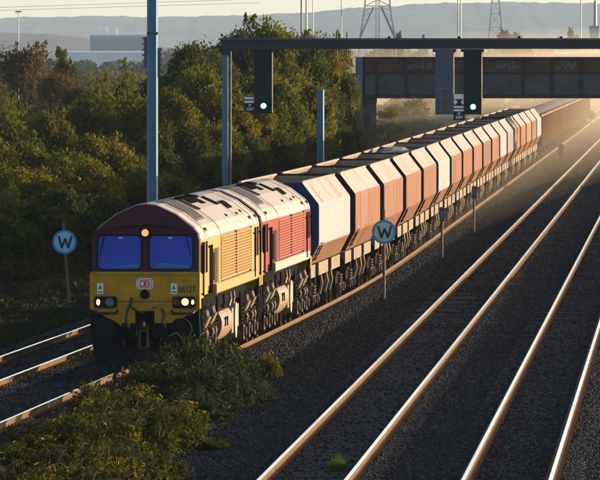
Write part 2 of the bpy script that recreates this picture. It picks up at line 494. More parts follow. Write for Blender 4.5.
# the ballast bed: one long sheet that carries the four tracks
def bed(name, offs, zz, y0=100, y1=2600):
    yy = np.concatenate([np.linspace(y0, 420, 120), np.linspace(425, y1, 70)])
    A, B = np.meshgrid(yy, np.array(offs), indexing='ij')
    C = np.array([TRACKS['train'](y) for y in yy])[:, None]
    Zz = np.broadcast_to(np.array(zz), A.shape).copy()
    Zz += (vnoise(B * 2.0, A * 0.5, 3) - 0.5) * 0.05
    return grid_mesh(name, B + C, A, Zz, M['ballast'])
offs = [-7.0, -6.2, -5.2, -4.4, -3.0, -1.9, -0.8, 0.8, 1.5, 2.3, 3.2, 4.6, 6.0, 7.5, 9.0, 10.5, 12, 13, 14.5]
zz = [-0.75, -0.5, -0.215, -0.2, -0.2, -0.22, -0.2, -0.2, -0.22, -0.30, -0.25, -0.2, -0.2, -0.21, -0.2, -0.2, -0.22, -0.3, -0.8]
bo = link('track_bed', bed('track_bed', offs, zz))
tag(bo, kind='structure')

# ballast stones standing up from the bed, near part
def stones():
    pts = []
    yv = 140.0
    rows = []
    y = 140.0
    while y < 820:
        k = 0.62 + 0.55 * (y - 140) / 280 * 2
        dy = 0.125 * k
        dx = 0.105 * k
        c = TRACKS['train'](y)
        x0, x1 = max(gx(-30, y), c - 6.6), min(gx(630, y), c + 13.5)
        n = int((x1 - x0) / dx)
        if n > 0:
            xs = x0 + (np.arange(n) + rng.random(n)) * dx
            yy = y + (rng.random(n) - 0.5) * dy
            o = xs - c
            z = np.interp(o, offs, zz)
            keep = np.ones(n, bool)
            for t in TRACKS.values():
                d = np.abs(xs - t(y))
                keep &= ~((d > 0.66) & (d < 0.86))
            # thinner between the rails of the first clear track so its sleepers show
            dm = np.abs(xs - TRACKS['mid'](y))
            keep &= ~((dm < 0.7) & (rng.random(n) < 0.5))
            rows.append(np.stack([xs, yy, z + rng.normal(0, 0.012, n)], 1)[keep])
        y += dy
    return np.concatenate(rows)
P = stones()
me = bpy.data.meshes.new('ballast_stones')
me.vertices.add(len(P))
me.vertices.foreach_set('co', P.astype(np.float32).ravel())
so = link('ballast_stones', me)
tag(so, 'grey ballast stones strewn between and beside the rails', 'ballast', kind='stuff')
ng = bpy.data.node_groups.new('stone_scatter', 'GeometryNodeTree')
ng.interface.new_socket('Geometry', in_out='INPUT', socket_type='NodeSocketGeometry')
ng.interface.new_socket('Geometry', in_out='OUTPUT', socket_type='NodeSocketGeometry')
gi, g_o = ng.nodes.new('NodeGroupInput'), ng.nodes.new('NodeGroupOutput')
ico = ng.nodes.new('GeometryNodeMeshIcoSphere'); ico.inputs['Radius'].default_value = 1.0; ico.inputs['Subdivisions'].default_value = 1
sm = ng.nodes.new('GeometryNodeSetMaterial'); sm.inputs['Material'].default_value = M['stone']
iop = ng.nodes.new('GeometryNodeInstanceOnPoints')
rr = ng.nodes.new('FunctionNodeRandomValue'); rr.data_type = 'FLOAT_VECTOR'
rr.inputs['Max'].default_value = (6.28, 6.28, 6.28)
rs = ng.nodes.new('FunctionNodeRandomValue'); rs.data_type = 'FLOAT_VECTOR'
rs.inputs['Min'].default_value = (0.026, 0.026, 0.02); rs.inputs['Max'].default_value = (0.062, 0.055, 0.045)
ng.links.new(gi.outputs[0], iop.inputs['Points'])
ng.links.new(ico.outputs['Mesh'], sm.inputs['Geometry'])
ng.links.new(sm.outputs[0], iop.inputs['Instance'])
ng.links.new(rr.outputs['Value'], iop.inputs['Rotation'])
ng.links.new(rs.outputs['Value'], iop.inputs['Scale'])
ng.links.new(iop.outputs[0], g_o.inputs[0])
md = so.modifiers.new('scatter', 'NODES'); md.node_group = ng

# hills
def ridge(name, y0, depth, tops, mt, base=-3, rough=1.0, n=260, half=3000, seed=1):
    xs = np.linspace(-half, half, n)
    rows = [(-depth, 0.0), (-depth * 0.6, 0.35), (-depth * 0.3, 0.72), (-depth * 0.1, 0.95), (0, 1.0), (depth * 0.3, 0.9)]
    px = 300 + xs / y0 * F
    t = np.interp(px, [p[0] for p in tops], [p[1] for p in tops])
    top = CAM_H - (t - HOR) * y0 / F
    X, Y, Z = [], [], []
    for k, (dy, fr) in enumerate(rows):
        nn = (vnoise(xs * 0.016, xs * 0 + k * 0.3, seed) - 0.5) * 2.2 + (vnoise(xs * 0.06, xs * 0 + k * 0.5, seed + 4) - 0.5) * 2.6 + (vnoise(xs * 0.17, xs * 0 + k, seed + 9) - 0.5) * 1.6
        X.append(xs); Y.append(np.full(n, y0 + dy)); Z.append(base + (top - base) * fr + nn * rough * (0.3 + fr))
    o = link(name, grid_mesh(name, np.array(X), np.array(Y), np.array(Z), mt))
    tag(o, kind='structure')
    return o
ridge('hills', 18500, 3000, [(-800, 22), (0, 18), (60, 17), (100, 15.5), (150, 17), (210, 16), (260, 14.5), (310, 13), (360, 7.5), (420, 4), (500, 2), (600, 3.5), (1400, 6)], M['hill'], n=1200, seed=2, rough=0.8)
ridge('ridge_terrain', 11000, 900, [(-600, 33), (0, 33), (50, 33.5), (80, 37), (115, 42), (150, 46), (200, 50), (600, 52), (1500, 52)], M['moor'], n=500, seed=5, rough=0.35, half=2600)

# ------------------------------------------------------------------ tracks
SLEEPER = MB().bbox(-1.28, 1.28, -0.115, 0.115, -0.36, -0.172, 0.02).mesh('sleeper', M['sleeper'])
def rail_mesh(fn, off, y0, y1):
    yy = list(np.concatenate([np.linspace(y0, 420, 90), np.linspace(430, y1, 50)]))
    prof = [(-.07, -.16), (.07, -.16), (.07, -.148), (.012, -.13), (.012, -.045), (.036, -.035), (.036, -.006), (.028, 0), (-.028, 0), (-.036, -.006), (-.036, -.035), (-.012, -.045), (-.012, -.13), (-.07, -.148)]
    n = len(prof)
    v, f, m = [], [], []
    for y in yy:
        c = fn(y) + off
        for p in prof: v.append((c + p[0], y, p[1]))
    for i in range(len(yy) - 1):
        for j in range(n):
            k = (j + 1) % n
            f.append((i * n + j, i * n + k, (i + 1) * n + k, (i + 1) * n + j))
            m.append(1 if j in (6, 7, 8) else 0)
    me = bpy.data.meshes.new('rail')
    me.from_pydata(v, [], f)
    me.materials.append(M['rust']); me.materials.append(M['steel'])
    me.polygons.foreach_set('material_index', m)
    me.update()
    return me
TLAB = {'train': 'track carrying the freight train, curving out past the weeds at lower left',
        'left': 'empty track left of the train, running beside the grass verge',
        'mid': 'empty clear track nearest the train on its right, with the grass tuft',
        'right': 'rightmost track, cut off by the right edge of the picture'}
for key, fn in TRACKS.items():
    t = empty('railway_track', (0, 0, 0))
    tag(t, TLAB[key], 'railway track', 'parallel railway tracks', 'structure')
    for s in (-1, 1):
        link('rail', rail_mesh(fn, s * 0.752, 100, 2500), t)
    near = {'train': (150, 205), 'left': (175, 265), 'mid': (145, 215), 'right': (145, 200)}[key]
    far = MB()
    y = 120.0
    while y < 310:
        a = -math.atan((fn(y + 1) - fn(y - 1)) / 2)
        if near[0] <= y <= near[1]:
            link('sleeper', SLEEPER, t, (fn(y), y, random.uniform(-.004, .004)), (0, 0, a))
        elif y > near[1] and random.random() > (y - 230) / 80:
            c = fn(y)
            far.box(c - 1.28, c + 1.28, y - .115, y + .115, -.36, -.174)
        y += 0.65
    fo = far.build('sleepers', M['sleeper'], t); fo['kind'] = 'stuff'
    cl = MB()
    y = 145.0
    y -= (y - 120) % 0.65
    while y < 300:
        for s in (-1, 1):
            for q in (-1, 1):
                c = fn(y) + s * .752 + q * .085
                cl.box(c - .035, c + .035, y - .05, y + .05, -.172, -.105)
        y += 0.65
    co = cl.build('rail_clips', M['clip'], t); co['kind'] = 'stuff'

# ------------------------------------------------------------------ wheels and bogies (shared shapes)
def wheel_mesh(r):
    b = MB().use(M['wheel'])
    n = 20
    ring = [(0.0, r * .18), (.03, r * .2), (.03, r * .55), (.0, r * .62), (.0, r * .84), (.05, r * .86), (.05, r), (-.07, r), (-.075, r + .03), (-.1, r + .03), (-.1, r * .8), (-.06, r * .2)]
    v, f = [], []
    for (x, rad) in ring:
        for i in range(n):
            t = 2 * math.pi * i / n
            v.append((x, rad * math.cos(t), rad * math.sin(t)))
    for k in range(len(ring) - 1):
        for i in range(n):
            j = (i + 1) % n
            f.append((k * n + i, k * n + j, (k + 1) * n + j, (k + 1) * n + i))
    f.append(tuple(range(n))); f.append(tuple((len(ring) - 1) * n + i for i in range(n)))
    b.add(v, f)
    return b.mesh('wheel')
W_LOCO, W_WAG = wheel_mesh(0.53), wheel_mesh(0.46)

def coil(b, x, y, z0, z1, r, turns=5):
    pts = []
    N_ = turns * 6
    for i in range(N_ + 1):
        t = i / N_
        a = t * turns * 2 * math.pi
        pts.append((x + r * math.cos(a), y + r * math.sin(a), z0 + (z1 - z0) * t))
    b.path(pts, 0.022, 4)

def loco_bogie_meshes():
    b = MB().use(M['bogie'])
    for s in (-1, 1):
        x = s * 1.02
        prof = [(-2.75, .78), (-2.6, .62), (-1.95, .62), (-1.75, .8), (-.45, .8), (-.3, .66), (.3, .66), (.45, .8), (1.75, .8), (1.95, .62), (2.6, .62), (2.75, .78), (2.75, .98), (2.2, 1.08), (-2.2, 1.08), (-2.75, .98)]
        b.prism(prof, x - .06, x + .06, 'x')
    b.box(-.96, .96, -.95, -.75, .75, .98); b.box(-.96, .96, .75, .95, .75, .98)
    frame = b.mesh('bogie_frame')
    ax = MB().use(M['iron'])
    ax.prism([(-.2, .32), (.2, .32), (.26, .45), (.22, .68), (-.22, .68), (-.26, .45)], 1.09, 1.24, 'x')
    ax.tube((1.24, 0, .52), (1.3, 0, .52), .13, .11, 10)
    axle = ax.mesh('axle_box')
    sp = MB().use(M['bogie'])
    coil(sp, 1.14, 0, .66, 1.1, .09)
    spring = sp.mesh('coil_spring')
    return frame, axle, spring
LB = loco_bogie_meshes()
rb = MB().use(M['tank'])
rb.tube((1.13, 0, .98), (1.26, 0, 1.28), .075, .075, 8)
rb.tube((1.1, .0, 1.3), (1.26, 0, 1.34), .11, .09, 8)
DAMPER = rb.mesh('damper')
pp = MB().use(M['bogie'])
pp.path([(1.2, 0, 1.5), (1.22, 0, .9), (1.12, .1, .5), (.85, .16, .12)], .03, 6)
SANDPIPE = pp.mesh('sand_pipe')
bc = MB().use(M['iron'])
bc.tube((1.1, -.24, .86), (1.1, .24, .86), .12, .12, 10)
bc.box(1.0, 1.2, -.05, .05, .7, 1.0)
BRAKE = bc.mesh('brake_cylinder')

MOTOR = MB().use(M['under']).bbox(-.6, .6, .1, 1.25, .22, .95, .08).mesh('motor_light_block')  # inner blocks added to stop sunlight passing between the wheels
def loco_bogie(parent, yc):
    t = empty('bogie'); t.parent = parent; t.location = (0, yc, 0)
    link('bogie_frame', LB[0], t)
    for dy in (-2.05, 0, 2.05):
        for s in (-1, 1):
            link('wheel', W_LOCO, t, (s * .74, dy, .53), (0, 0, 0 if s > 0 else math.pi))
            a = link('axle_box', LB[1], t, (0, dy, 0)); a.scale = (s, 1, 1)
            for q in (-.36, .36):
                a = link('coil_spring', LB[2], t, (0, dy + q, 0)); a.scale = (s, 1, 1)
    for dy in (-2.05, 0, 2.05):
        link('motor_light_block', MOTOR, t, (0, dy, 0))
    for dy in (-1.2, -.8, .85, 1.25):
        a = link('damper', DAMPER, t, (0, dy, 0.02 * dy))
    for dy in (-2.9, -1.0, 1.0, 2.85):
        for s in (-1, 1):
            a = link('sand_pipe', SANDPIPE, t, (0, dy, 0)); a.scale = (s, 1, 1)
    for dy in (-1.45, 1.45, .45):
        a = link('brake_cylinder', BRAKE, t, (0.08, dy, 0))
    return t

# ------------------------------------------------------------------ locomotives
ROOFP = [(1.25, 3.08), (1.22, 3.2), (1.10, 3.36), (0.70, 3.66), (0.24, 3.87), (0.0, 3.90)]
def loco(label, sidem, slatm, backm, valm, frontal):
    t = empty('diesel_locomotive')
    tag(t, label, 'locomotive', 'pair of diesel locomotives')
    L0, L1 = 0.55, 20.85
    full = [(1.25, 1.72)] + ROOFP + [(-x, z) for x, z in ROOFP[-2::-1]] + [(-1.25, 1.72)]
    # side walls (body shell up to the cantrail), with a recess for the louvres on both sides
    b = MB().use(sidem)
    yr0, yr1 = 7.0, 18.0
    for s in (-1, 1):
        for (a, c, xo) in ((L0 + .9, yr0, 1.25), (yr0, yr1, 1.19), (yr1, L1 - .9, 1.25)):
            b.box(s * 1.10, s * xo, a, c, 1.95, 3.08) if s > 0 else b.box(s * xo, s * 1.10, a, c, 1.95, 3.08)
        x0, x1 = (1.10, 1.25) if s > 0 else (-1.25, -1.10)
        b.box(x0, x1, L0, L0 + .9, 1.72, 3.08); b.box(x0, x1, L1 - .9, L1, 1.72, 3.08)
    b.box(-1.1, 1.1, L0 + .06, L1 - .06, 1.72, 2.0)
    b.build('body_side', None, t)
    # roof shell
    r = MB().use(M['roof'])
    pr = ROOFP + [(-x, z) for x, z in ROOFP[-2::-1]] + [(-1.2, 3.04), (1.2, 3.04)]
    r.prism(pr, L0 + .04, L1 - .04)
    r.build('roof', None, t)
    # roof fittings: low pieces that follow the slope of the roof
    RX, RZ = [0, .24, .70, 1.1], [3.9, 3.87, 3.66, 3.36]
    def rpiece(nm, mt, y0, y1_, xa, xb, up=.012, parent=t):
        xs_ = [xa] + [x for x in (.24, .70) if xa < x < xb] + [xb]
        top_ = [(x, float(np.interp(x, RX, RZ)) + up) for x in xs_]
        bot_ = [(x, float(np.interp(x, RX, RZ)) - .03) for x in xs_[::-1]]
        return MB().use(mt).prism((top_ + bot_)[::-1], y0, y1_).build(nm, None, parent)
    for (y0, y1_, xa, xb) in ((3.0, 5.6, .02, .98),):
        g = rpiece('roof_grille', M['grille'], y0, y1_, xa, xb, .02)
        for k in range(9):
            yy = y0 + .1 + k * (y1_ - y0 - .3) / 8
            rpiece('grille_bar', M['black'] if k % 2 else M['roof'], yy, yy + .14, xa + .03, xb - .03, .035, g)
    for (y0, y1_, xa, xb) in ((6.6, 7.9, .02, .72), (10.5, 12.0, .0, .55), (13.3, 14.5, .30, .70)):
        rpiece('roof_slot', M['black'], y0, y1_, xa, xb, .012)
    for (y0, y1_, xa, xb) in ((8.3, 10.2, .05, .46), (12.1, 13.1, .02, .3)):
        rpiece('exhaust_hood', M['black'], y0, y1_, xa, xb, .03)
    for (y0, y1_, xa, xb) in ((15.0, 16.6, .62, .86),):
        rpiece('roof_vent', M['black'], y0, y1_, xa, xb, .025)
    for (yy, xx) in ((12.0, 1.0), (15.4, 1.02), (17.2, .98)):
        rpiece('lifting_eye', M['black'], yy, yy + .25, xx, xx + .05, .03)
    for y0 in (2.9, 6.2, 14.7):
        rpiece('roof_seam', M['grille'], y0, y0 + .07, .02, 1.09, .006)
    for y0 in (2.2, 6.9, 18.6, 20.2):
        h = MB().use(M['roof'])
        q = [(x * 1.008, z + .012) for x, z in ROOFP]; q2 = [(x * .99, z - .02) for x, z in ROOFP[::-1]]
        h.prism(q + q2, y0, y0 + .06)
        h.build('roof_rib', None, t)
    # louvres: every slat a piece of its own
    bk = MB().use(backm)
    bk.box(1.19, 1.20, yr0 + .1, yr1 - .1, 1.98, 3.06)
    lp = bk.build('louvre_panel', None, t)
    sl = MB().use(slatm).add([(1.20, yr0 + .1, .03), (1.275, yr0 + .1, -.012), (1.275, yr1 - .1, -.012), (1.20, yr1 - .1, .03), (1.20, yr0 + .1, .005), (1.275, yr0 + .1, -.032), (1.275, yr1 - .1, -.032), (1.20, yr1 - .1, .005)],
        [(0, 1, 2, 3), (7, 6, 5, 4), (0, 4, 5, 1), (1, 5, 6, 2), (2, 6, 7, 3), (3, 7, 4, 0)]).mesh('slat')
    for k in range(15):
        link('slat', sl, lp, (0, 0, 2.04 + k * .0695))
    MB().use(slatm).box(1.2, 1.285, (yr0 + yr1) / 2 - .2, (yr0 + yr1) / 2 + .02, 2.0, 3.06).build('louvre_stile', None, lp)
    # bright valance below the louvres
    for s in (-1, 1):
        v = MB().use(valm)
        x0, x1 = (1.11, 1.29) if s > 0 else (-1.29, -1.11)
        v.bbox(x0, x1, 5.2, 20.1, 1.70, 1.945, .03)
        v.build('valance', None, t)
    # doors, door recess, windows and handrails on the sides
    for (ya, yb) in ((4.3, 6.4),):
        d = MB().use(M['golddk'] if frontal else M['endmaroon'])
        d.box(1.2, 1.257, ya, yb, 1.96, 2.78)
        dd = d.build('door', None, t)
        MB().use(M['black']).tube((1.28, ya + .1, 2.05), (1.28, ya + .1, 2.7), .015).build('handle', None, dd)
        MB().use(M['black']).box(1.2, 1.262, (ya + yb) / 2 - .1, (ya + yb) / 2 + .1, 1.98, 2.76).build('door_seam', None, dd)
    for (ya, yb) in ((.75, 1.75), (2.1, 2.6), (19.0, 19.7), (20.0, 20.5)):
        w = MB().use(M['black']).box(1.2, 1.262, ya, yb, 2.28, 3.0).build('side_window', None, t)
    for y_ in (.75, 2.9, 3.5, 18.6, 20.6):
        h = MB().use(M['black'])
        h.tube((1.30, y_, 1.78), (1.30, y_, 2.9), .022, n=6)
        h.tube((1.24, y_, 1.82), (1.30, y_, 1.82), .02, n=6); h.tube((1.24, y_, 2.86), (1.30, y_, 2.86), .02, n=6)
        h.build('handrail', None, t)
    for y_ in (2.6, 17.9, 20.0):
        h = MB().use(M['rubber'])
        h.box(1.10, 1.2, y_, y_ + .5, 3.16, 3.3)
        h.build('roof_drain', None, t)
    # mirrors
    for s in (-1, 1):
        m_ = MB().use(M['black']); m_.box(s * 1.29 - .03, s * 1.29 + .03, .62, .74, 2.3, 2.95); m_.build('mirror', None, t)
    # underframe, tank, reservoirs
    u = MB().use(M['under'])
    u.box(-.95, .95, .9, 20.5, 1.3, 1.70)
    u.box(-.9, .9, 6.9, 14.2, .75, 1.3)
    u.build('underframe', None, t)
    tk = MB().use(M['tank'])
    arc = [(.62 + .65 * math.cos(R(24 - i * 9.5)), .93 + .55 * math.sin(R(24 - i * 9.5))) for i in range(13)]
    tk.prism([(.0, 1.22), (1.16, 1.22)] + arc + [(0, .38)], 7.2, 11.0)
    tk.prism([(-x, z) for x, z in ([(.01, 1.22), (1.16, 1.22)] + arc + [(.01, .38)])][::-1], 7.2, 11.0)
    tko = tk.build('fuel_tank', None, t)
    for y_ in (8.2, 8.9):
        MB().use(M['black']).box(1.27, 1.285, y_, y_ + .25, .86, 1.08).build('filler_cap', None, tko)
    ar = MB().use(M['valance'])
    n = 20
    ar.prism([(12.6 + .42 * math.cos(2 * math.pi * i / n), .88 + .44 * math.sin(2 * math.pi * i / n)) for i in range(n)], .7, 1.24, 'x')
    ar.build('air_reservoir', None, t)
    bb = MB().use(M['tank'])
    bb.box(1.0, 1.22, 11.3, 11.9, .6, 1.2)
    bb.build('battery_box', None, t)
    MB().use(M['tank']).box(1.0, 1.2, 13.25, 14.0, .7, 1.25).build('battery_box', None, t)
    rr_ = random.Random(3)
    for k in range(4):
        y_ = 7.0 + k * 1.9 + rr_.uniform(-.5, .5)
        MB().use(rr_.choice([M['bogie'], M['tank']])).path([(1.18, y_, 1.6), (1.2, y_ + .05, 1.42), (1.16, y_ + rr_.uniform(-.2, .2), 1.26)], .035, 6).build('pipe', None, t)
    for y_ in (0.95, 20.3):
        st = MB().use(M['bogie'])
        for z_ in (.55, .9, 1.25):
            st.box(1.0, 1.27, y_ - .2, y_ + .2, z_, z_ + .05)
        st.box(1.22, 1.26, y_ - .22, y_ - .18, .5, 1.7); st.box(1.22, 1.26, y_ + .18, y_ + .22, .5, 1.7)
        st.build('cab_steps', None, t)
    loco_bogie(t, 3.7); loco_bogie(t, 17.5)
    # ends
    for end in (0, 1):
        sg = 1 if end == 0 else -1
        base = 0.0 if end == 0 else 21.4
        e = empty('cab_front'); e.parent = t; e.location = (0, base, 0); e.rotation_euler = (0, 0, 0 if end == 0 else math.pi)
        # upper maroon dome, its brow, window panel
        up = MB().use(M['maroon'])
        roofhalf = ROOFP
        pts = [(1.25, 2.34)] + roofhalf + [(-x, z) for x, z in roofhalf[-2::-1]] + [(-1.25, 2.34)]
        ins = [(x * .985, z - .015 if z > 2.5 else z) for x, z in pts]
        n_ = len(pts)
        def yfront(z): return 0.20 + max(0, z - 2.34) * .10 + max(0, z - 3.22) * .12
        v = [(p[0], L0 + .04, p[1]) for p in pts] + [(p[0], yfront(p[1]), p[1]) for p in ins]
        f_ = [(i, i + 1, n_ + i + 1, n_ + i) for i in range(n_ - 1)] + [(n_ - 1, 0, n_, 2 * n_ - 1)]
        up.add(v, f_)
        # front skin split at the brow
        lowi = [p for p in ins if p[1] <= 3.2]; 
        zb = 3.22
        xb = float(np.interp(zb, [3.08, 3.2, 3.36], [1.25, 1.22, 1.10])) * .985
        low = [(-1.25 * .985, 2.34), (1.25 * .985, 2.34), (1.25 * .985, 3.07), (xb, zb), (-xb, zb), (-1.25 * .985, 3.07)]
        up.add([(x, yfront(z), z) for x, z in low], [tuple(range(6))])
        hi = [(xb, zb)] + [p for p in ins if p[1] > zb] + [(-xb, zb)]
        up.add([(x, yfront(z), z) for x, z in hi], [tuple(range(len(hi)))])
        up.build('upper_cab', None, e)
        br = MB().use(M['maroon'])
        # arched brow over the windows
        a_ = []
        for i in range(13):
            u_ = -1.1 + 2.2 * i / 12
            a_.append((u_, 3.24 + .17 * (1 - (u_ / 1.1) ** 2)))
        for (p, q) in zip(a_[:-1], a_[1:]):
            br.tube((p[0], yfront(p[1]) - .02, p[1]), (q[0], yfront(q[1]) - .02, q[1]), .028, n=6)
        br.box(-1.2, 1.2, yfront(3.2) - .05, yfront(3.2) + .02, 3.205, 3.235)
        br.build('brow', None, e)
        # lower yellow nose
        lo = MB().use(M['yellow'])
        prof = [(-1.26, 1.52), (-1.26, 2.33), (1.26, 2.33), (1.26, 1.52), (.62, 1.15), (.42, 1.15), (.42, 1.48), (-.02 + .34, 1.48), (-.34 + .02, 1.48), (-.42, 1.48), (-.42, 1.15), (-.62, 1.15)]
        q = [(-1.26, 2.33), (1.26, 2.33), (1.26, 1.5), (.60, 1.17), (.22, 1.17), (.22, 1.45), (-.22, 1.45), (-.22, 1.17), (-.60, 1.17), (-1.26, 1.5)]
        lo.prism(q[::-1], .08, L0)
        lo.build('nose', None, e)
        MB().use(M['black']).box(-1.2, 1.2, .074, .079, 1.66, 1.672).build('nose_seam', None, e)
        MB().use(M['yellow']).bbox(-1.22, 1.22, .05, .08, 2.28, 2.345, .01).build('nose_ledge', None, e)
        MB().use(M['black']).box(-.22, .22, .2, .5, 1.1, 1.45).build('coupler_pocket', None, e)
        if not frontal and end == 0 or (frontal and end == 1) or end == 1:
            wins = True
        for s in (-1, 1):
            # windscreen: rounded rectangle standing proud, frame behind
            cx, cz, w_, h_, rad = s * .59, 2.785, .485, .375, .1
            def rrect(grow):
                out = []
                for (sx, sz, a0) in ((1, 1, 0), (-1, 1, 90), (-1, -1, 180), (1, -1, 270)):
                    for k in range(5):
                        a1 = R(a0 + k * 22.5)
                        out.append((cx + sx * (w_ - rad) + (rad + grow) * math.cos(a1), cz + sz * (h_ - rad) + (rad + grow) * math.sin(a1)))
                return out
            fr = MB().use(M['rubber'])
            o1, o2 = rrect(.045), rrect(0)
            n1 = len(o1)
            fr.add([(x, yfront(z) - .022, z) for x, z in o1] + [(x, yfront(z) - .022, z) for x, z in o2] + [(x, yfront(z) + .01, z) for x, z in o1],
                   [(i, (i + 1) % n1, n1 + (i + 1) % n1, n1 + i) for i in range(n1)] + [(2 * n1 + i, 2 * n1 + (i + 1) % n1, (i + 1) % n1, i) for i in range(n1)])
            gl = MB().use(M['glass'])
            gl.add([(x, yfront(z) - .012, z) for x, z in rrect(.01)], [tuple(range(n1))])
            wo_ = gl.build('windscreen', None, e)
            fr.build('window_frame', None, wo_)
            st_ = MB().use(M['signface']); zz_ = 3.12
            st_.box(s * .59 - .05 - s * .02, s * .59 + .05 - s * .02, yfront(zz_) - .02, yfront(zz_) - .014, 3.10, 3.135); st_.build('window_sticker', None, wo_)
            dk = MB().use(M['deskblue']); dk.add([(s * .59 - .40 + (.2 if s < 0 else 0), yfront(2.47) - .016, 2.44), (s * .59 + .42, yfront(2.47) - .016, 2.44), (s * .59 + .44, yfront(2.52) - .016, 2.50 if s > 0 else 2.53), (s * .59 - .3 + (.35 if s < 0 else 0), yfront(2.52) - .016, 2.55 if s > 0 else 2.49)], [(0, 1, 2, 3)]); dk.build('desk_reflection', None, wo_)  # lighter band painted on the glass as a reflection of the desk
            wp = MB().use(M['rubber'])
            wp.tube((s * .93, yfront(3.16) - .05, 3.2), (s * 1.04, yfront(2.6) - .05, 2.72), .012, n=5)
            wp.build('wiper', None, wo_)
            # lamp cluster
            c_ = MB().use(M['rubber'])
            c_.bbox(s * .9 - .26, s * .9 + .26, .0, .08, 1.52, 1.78, .03)
            cl_ = c_.build('lamp_cluster', None, e)
            def disc(x, z, r, m_, nm, y=-.012):
                d_ = MB().use(m_); d_.tube((x, y + .02, z), (x, y, z), r, r * .96, 16); return d_.build(nm, None, cl_)
            if s < 0:
                disc(-.80, 1.65, .1, M['lampglass'], 'headlight')
                MB().use(M['lamp_warm']).bbox(-1.10, -1.02, -.01, .01, 1.58, 1.72, .03).build('marker_light', None, cl_)
            else:
                disc(.74, 1.65, .085, M['lampred'], 'tail_light')
                disc(.93, 1.66, .085, M['lamp_warm'], 'headlight')
                MB().use(M['lamp_warm']).bbox(1.075, 1.135, -.01, .01, 1.60, 1.71, .02).build('marker_light', None, cl_)
            pl = MB().use(M['yellow']); pl.box(s * .9 - .27, s * .9 + .27, .066, .082, 1.8, 2.12); pl.build('lamp_access_panel', None, e)
            lb = MB().use(M['white']); x_ = -1.02 if s < 0 else .67
            lb.box(x_ - .07, x_ + .07, .056, .066, 1.84, 2.08)
            lbo = lb.build('warning_label', None, e)
            gp = MB().use(M['green_label'])
            gp.add([(x_ - .045, .052, 1.95), (x_ + .045, .052, 1.95), (x_, .052, 2.06)], [(0, 1, 2)])
            gp.box(x_ - .05, x_ + .05, .051, .055, 1.87, 1.9)
            gp.build('pictogram', None, lbo)
            st = MB().use(M['hook']); st.path([(s * .62, .1, 1.46), (s * .66, -.06, 1.40), (s * 1.1, -.06, 1.40), (s * 1.14, .1, 1.46)], .03, 6)
            st.build('step_rail', None, e)
            pg = MB().use(M['plough'])
            q1 = [(s * 1.24, 1.46), (s * .6, 1.13), (s * .48, .78), (s * .50, .42), (s * 1.2, .62), (s * 1.26, .9)]
            v = [(x, .05 + (.12 if abs(x) > .9 else 0), z) for x, z in q1] + [(x, .42, z) for x, z in q1]
            k_ = len(q1)
            pg.add(v, [tuple(range(k_)), tuple(range(k_, 2 * k_))[::-1]] + [(i, (i + 1) % k_, k_ + (i + 1) % k_, k_ + i) for i in range(k_)])
            pg.build('buffer_beam_side', None, e)
            bf = MB().use(M['plough']); bf.tube((s * .87, .2, 1.05), (s * .87, -.42, 1.05), .1, .1, 12)
            bf.tube((s * .87, -.42, 1.05), (s * .87, -.5, 1.05), .26, .25, 18)
            bf.build('buffer', None, e)
        MB().use(M['plough']).add([(-1.2, .35, .62), (1.2, .35, .62), (1.12, .35, .2), (.5, -.05, .2), (0, -.15, .2), (-.5, -.05, .2), (-1.12, .35, .2), (.5, .05, .66), (0, 0, .68), (-.5, .05, .66)],
            [(6, 5, 9, 0), (5, 4, 8, 9), (4, 3, 7, 8), (3, 2, 1, 7)]).build('snowplough', None, e)
        tl = MB().use(M['black']); tl.bbox(-.12, .12, yfront(3.2) - .1, yfront(3.2), 3.13, 3.33, .03); tlo = tl.build('top_light', None, e)
        MB().use(M['lamp_soft']).tube((0, yfront(3.2) - .09, 3.235), (0, yfront(3.2) - .125, 3.235), .085, .08, 16).build('lamp_lens', None, tlo)
        # badge, horn, number
        bd = MB().use(M['white']); bd.bbox(-.19, .19, .06, .08, 1.955, 2.195, .04); bdo = bd.build('badge', None, e)
        rim = MB().use(M['dbred'])
        for (x0, x1, z0, z1) in ((-.16, .16, 2.16, 2.175), (-.16, .16, 1.975, 1.99), (-.165, -.15, 1.975, 2.175), (.15, .165, 1.975, 2.175)):
            rim.box(x0, x1, .055, .06, z0, z1)
        rim.build('badge_border', None, bdo)
        lettering('DB', .125, M['dbred'], bdo, (0, .056, 2.075), weight=.22)
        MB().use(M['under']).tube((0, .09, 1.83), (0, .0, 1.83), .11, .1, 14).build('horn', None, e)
        if frontal and end == 0:
            lettering('66127', .13, M['letter'], e, (.97, .062, 1.95), name='running_number', sx=.66, weight=.17)
        # hoses, hook, coupling
        MB().use(M['hook']).path([(-.3, .02, 1.75), (-.32, -.1, 1.58), (-.25, -.14, 1.5), (-.08, -.14, 1.42), (.02, -.1, 1.42)], .03, 6).build('air_hose', None, e)
        MB().use(M['hose']).path([(-.34, .0, 1.6), (-.4, -.12, 1.4), (-.42, -.14, 1.2), (-.34, -.1, 1.05)], .032, 6).build('brake_hose', None, e)
        MB().use(M['goldhook']).path([(.16, .04, 1.52), (.24, -.06, 1.56), (.34, -.06, 1.64)], .035, 6).build('brake_cock', None, e)
        MB().use(M['hose']).path([(.4, .0, 1.5), (.46, -.12, 1.36), (.42, -.14, 1.2), (.5, -.1, 1.08)], .035, 6).build('control_hose', None, e)
        hk = MB().use(M['hook'])
        hk.box(-.07, .07, -.25, .3, .98, 1.14); hk.path([(0, -.25, 1.06), (0, -.4, 1.12), (0, -.42, 1.22)], .05, 6)
        hk.path([(-.09, -.2, 1.04), (-.09, -.28, .6), (.09, -.28, .6), (.09, -.2, 1.04)], .035, 6)
        hk.build('coupling_hook', None, e)
        for s in (-1, 1): MB().use(M['plough']).bbox(*sorted((s * .2, s * .55)), -.05, .3, .82, 1.12, .04).build('beam_box', None, e)
    return t

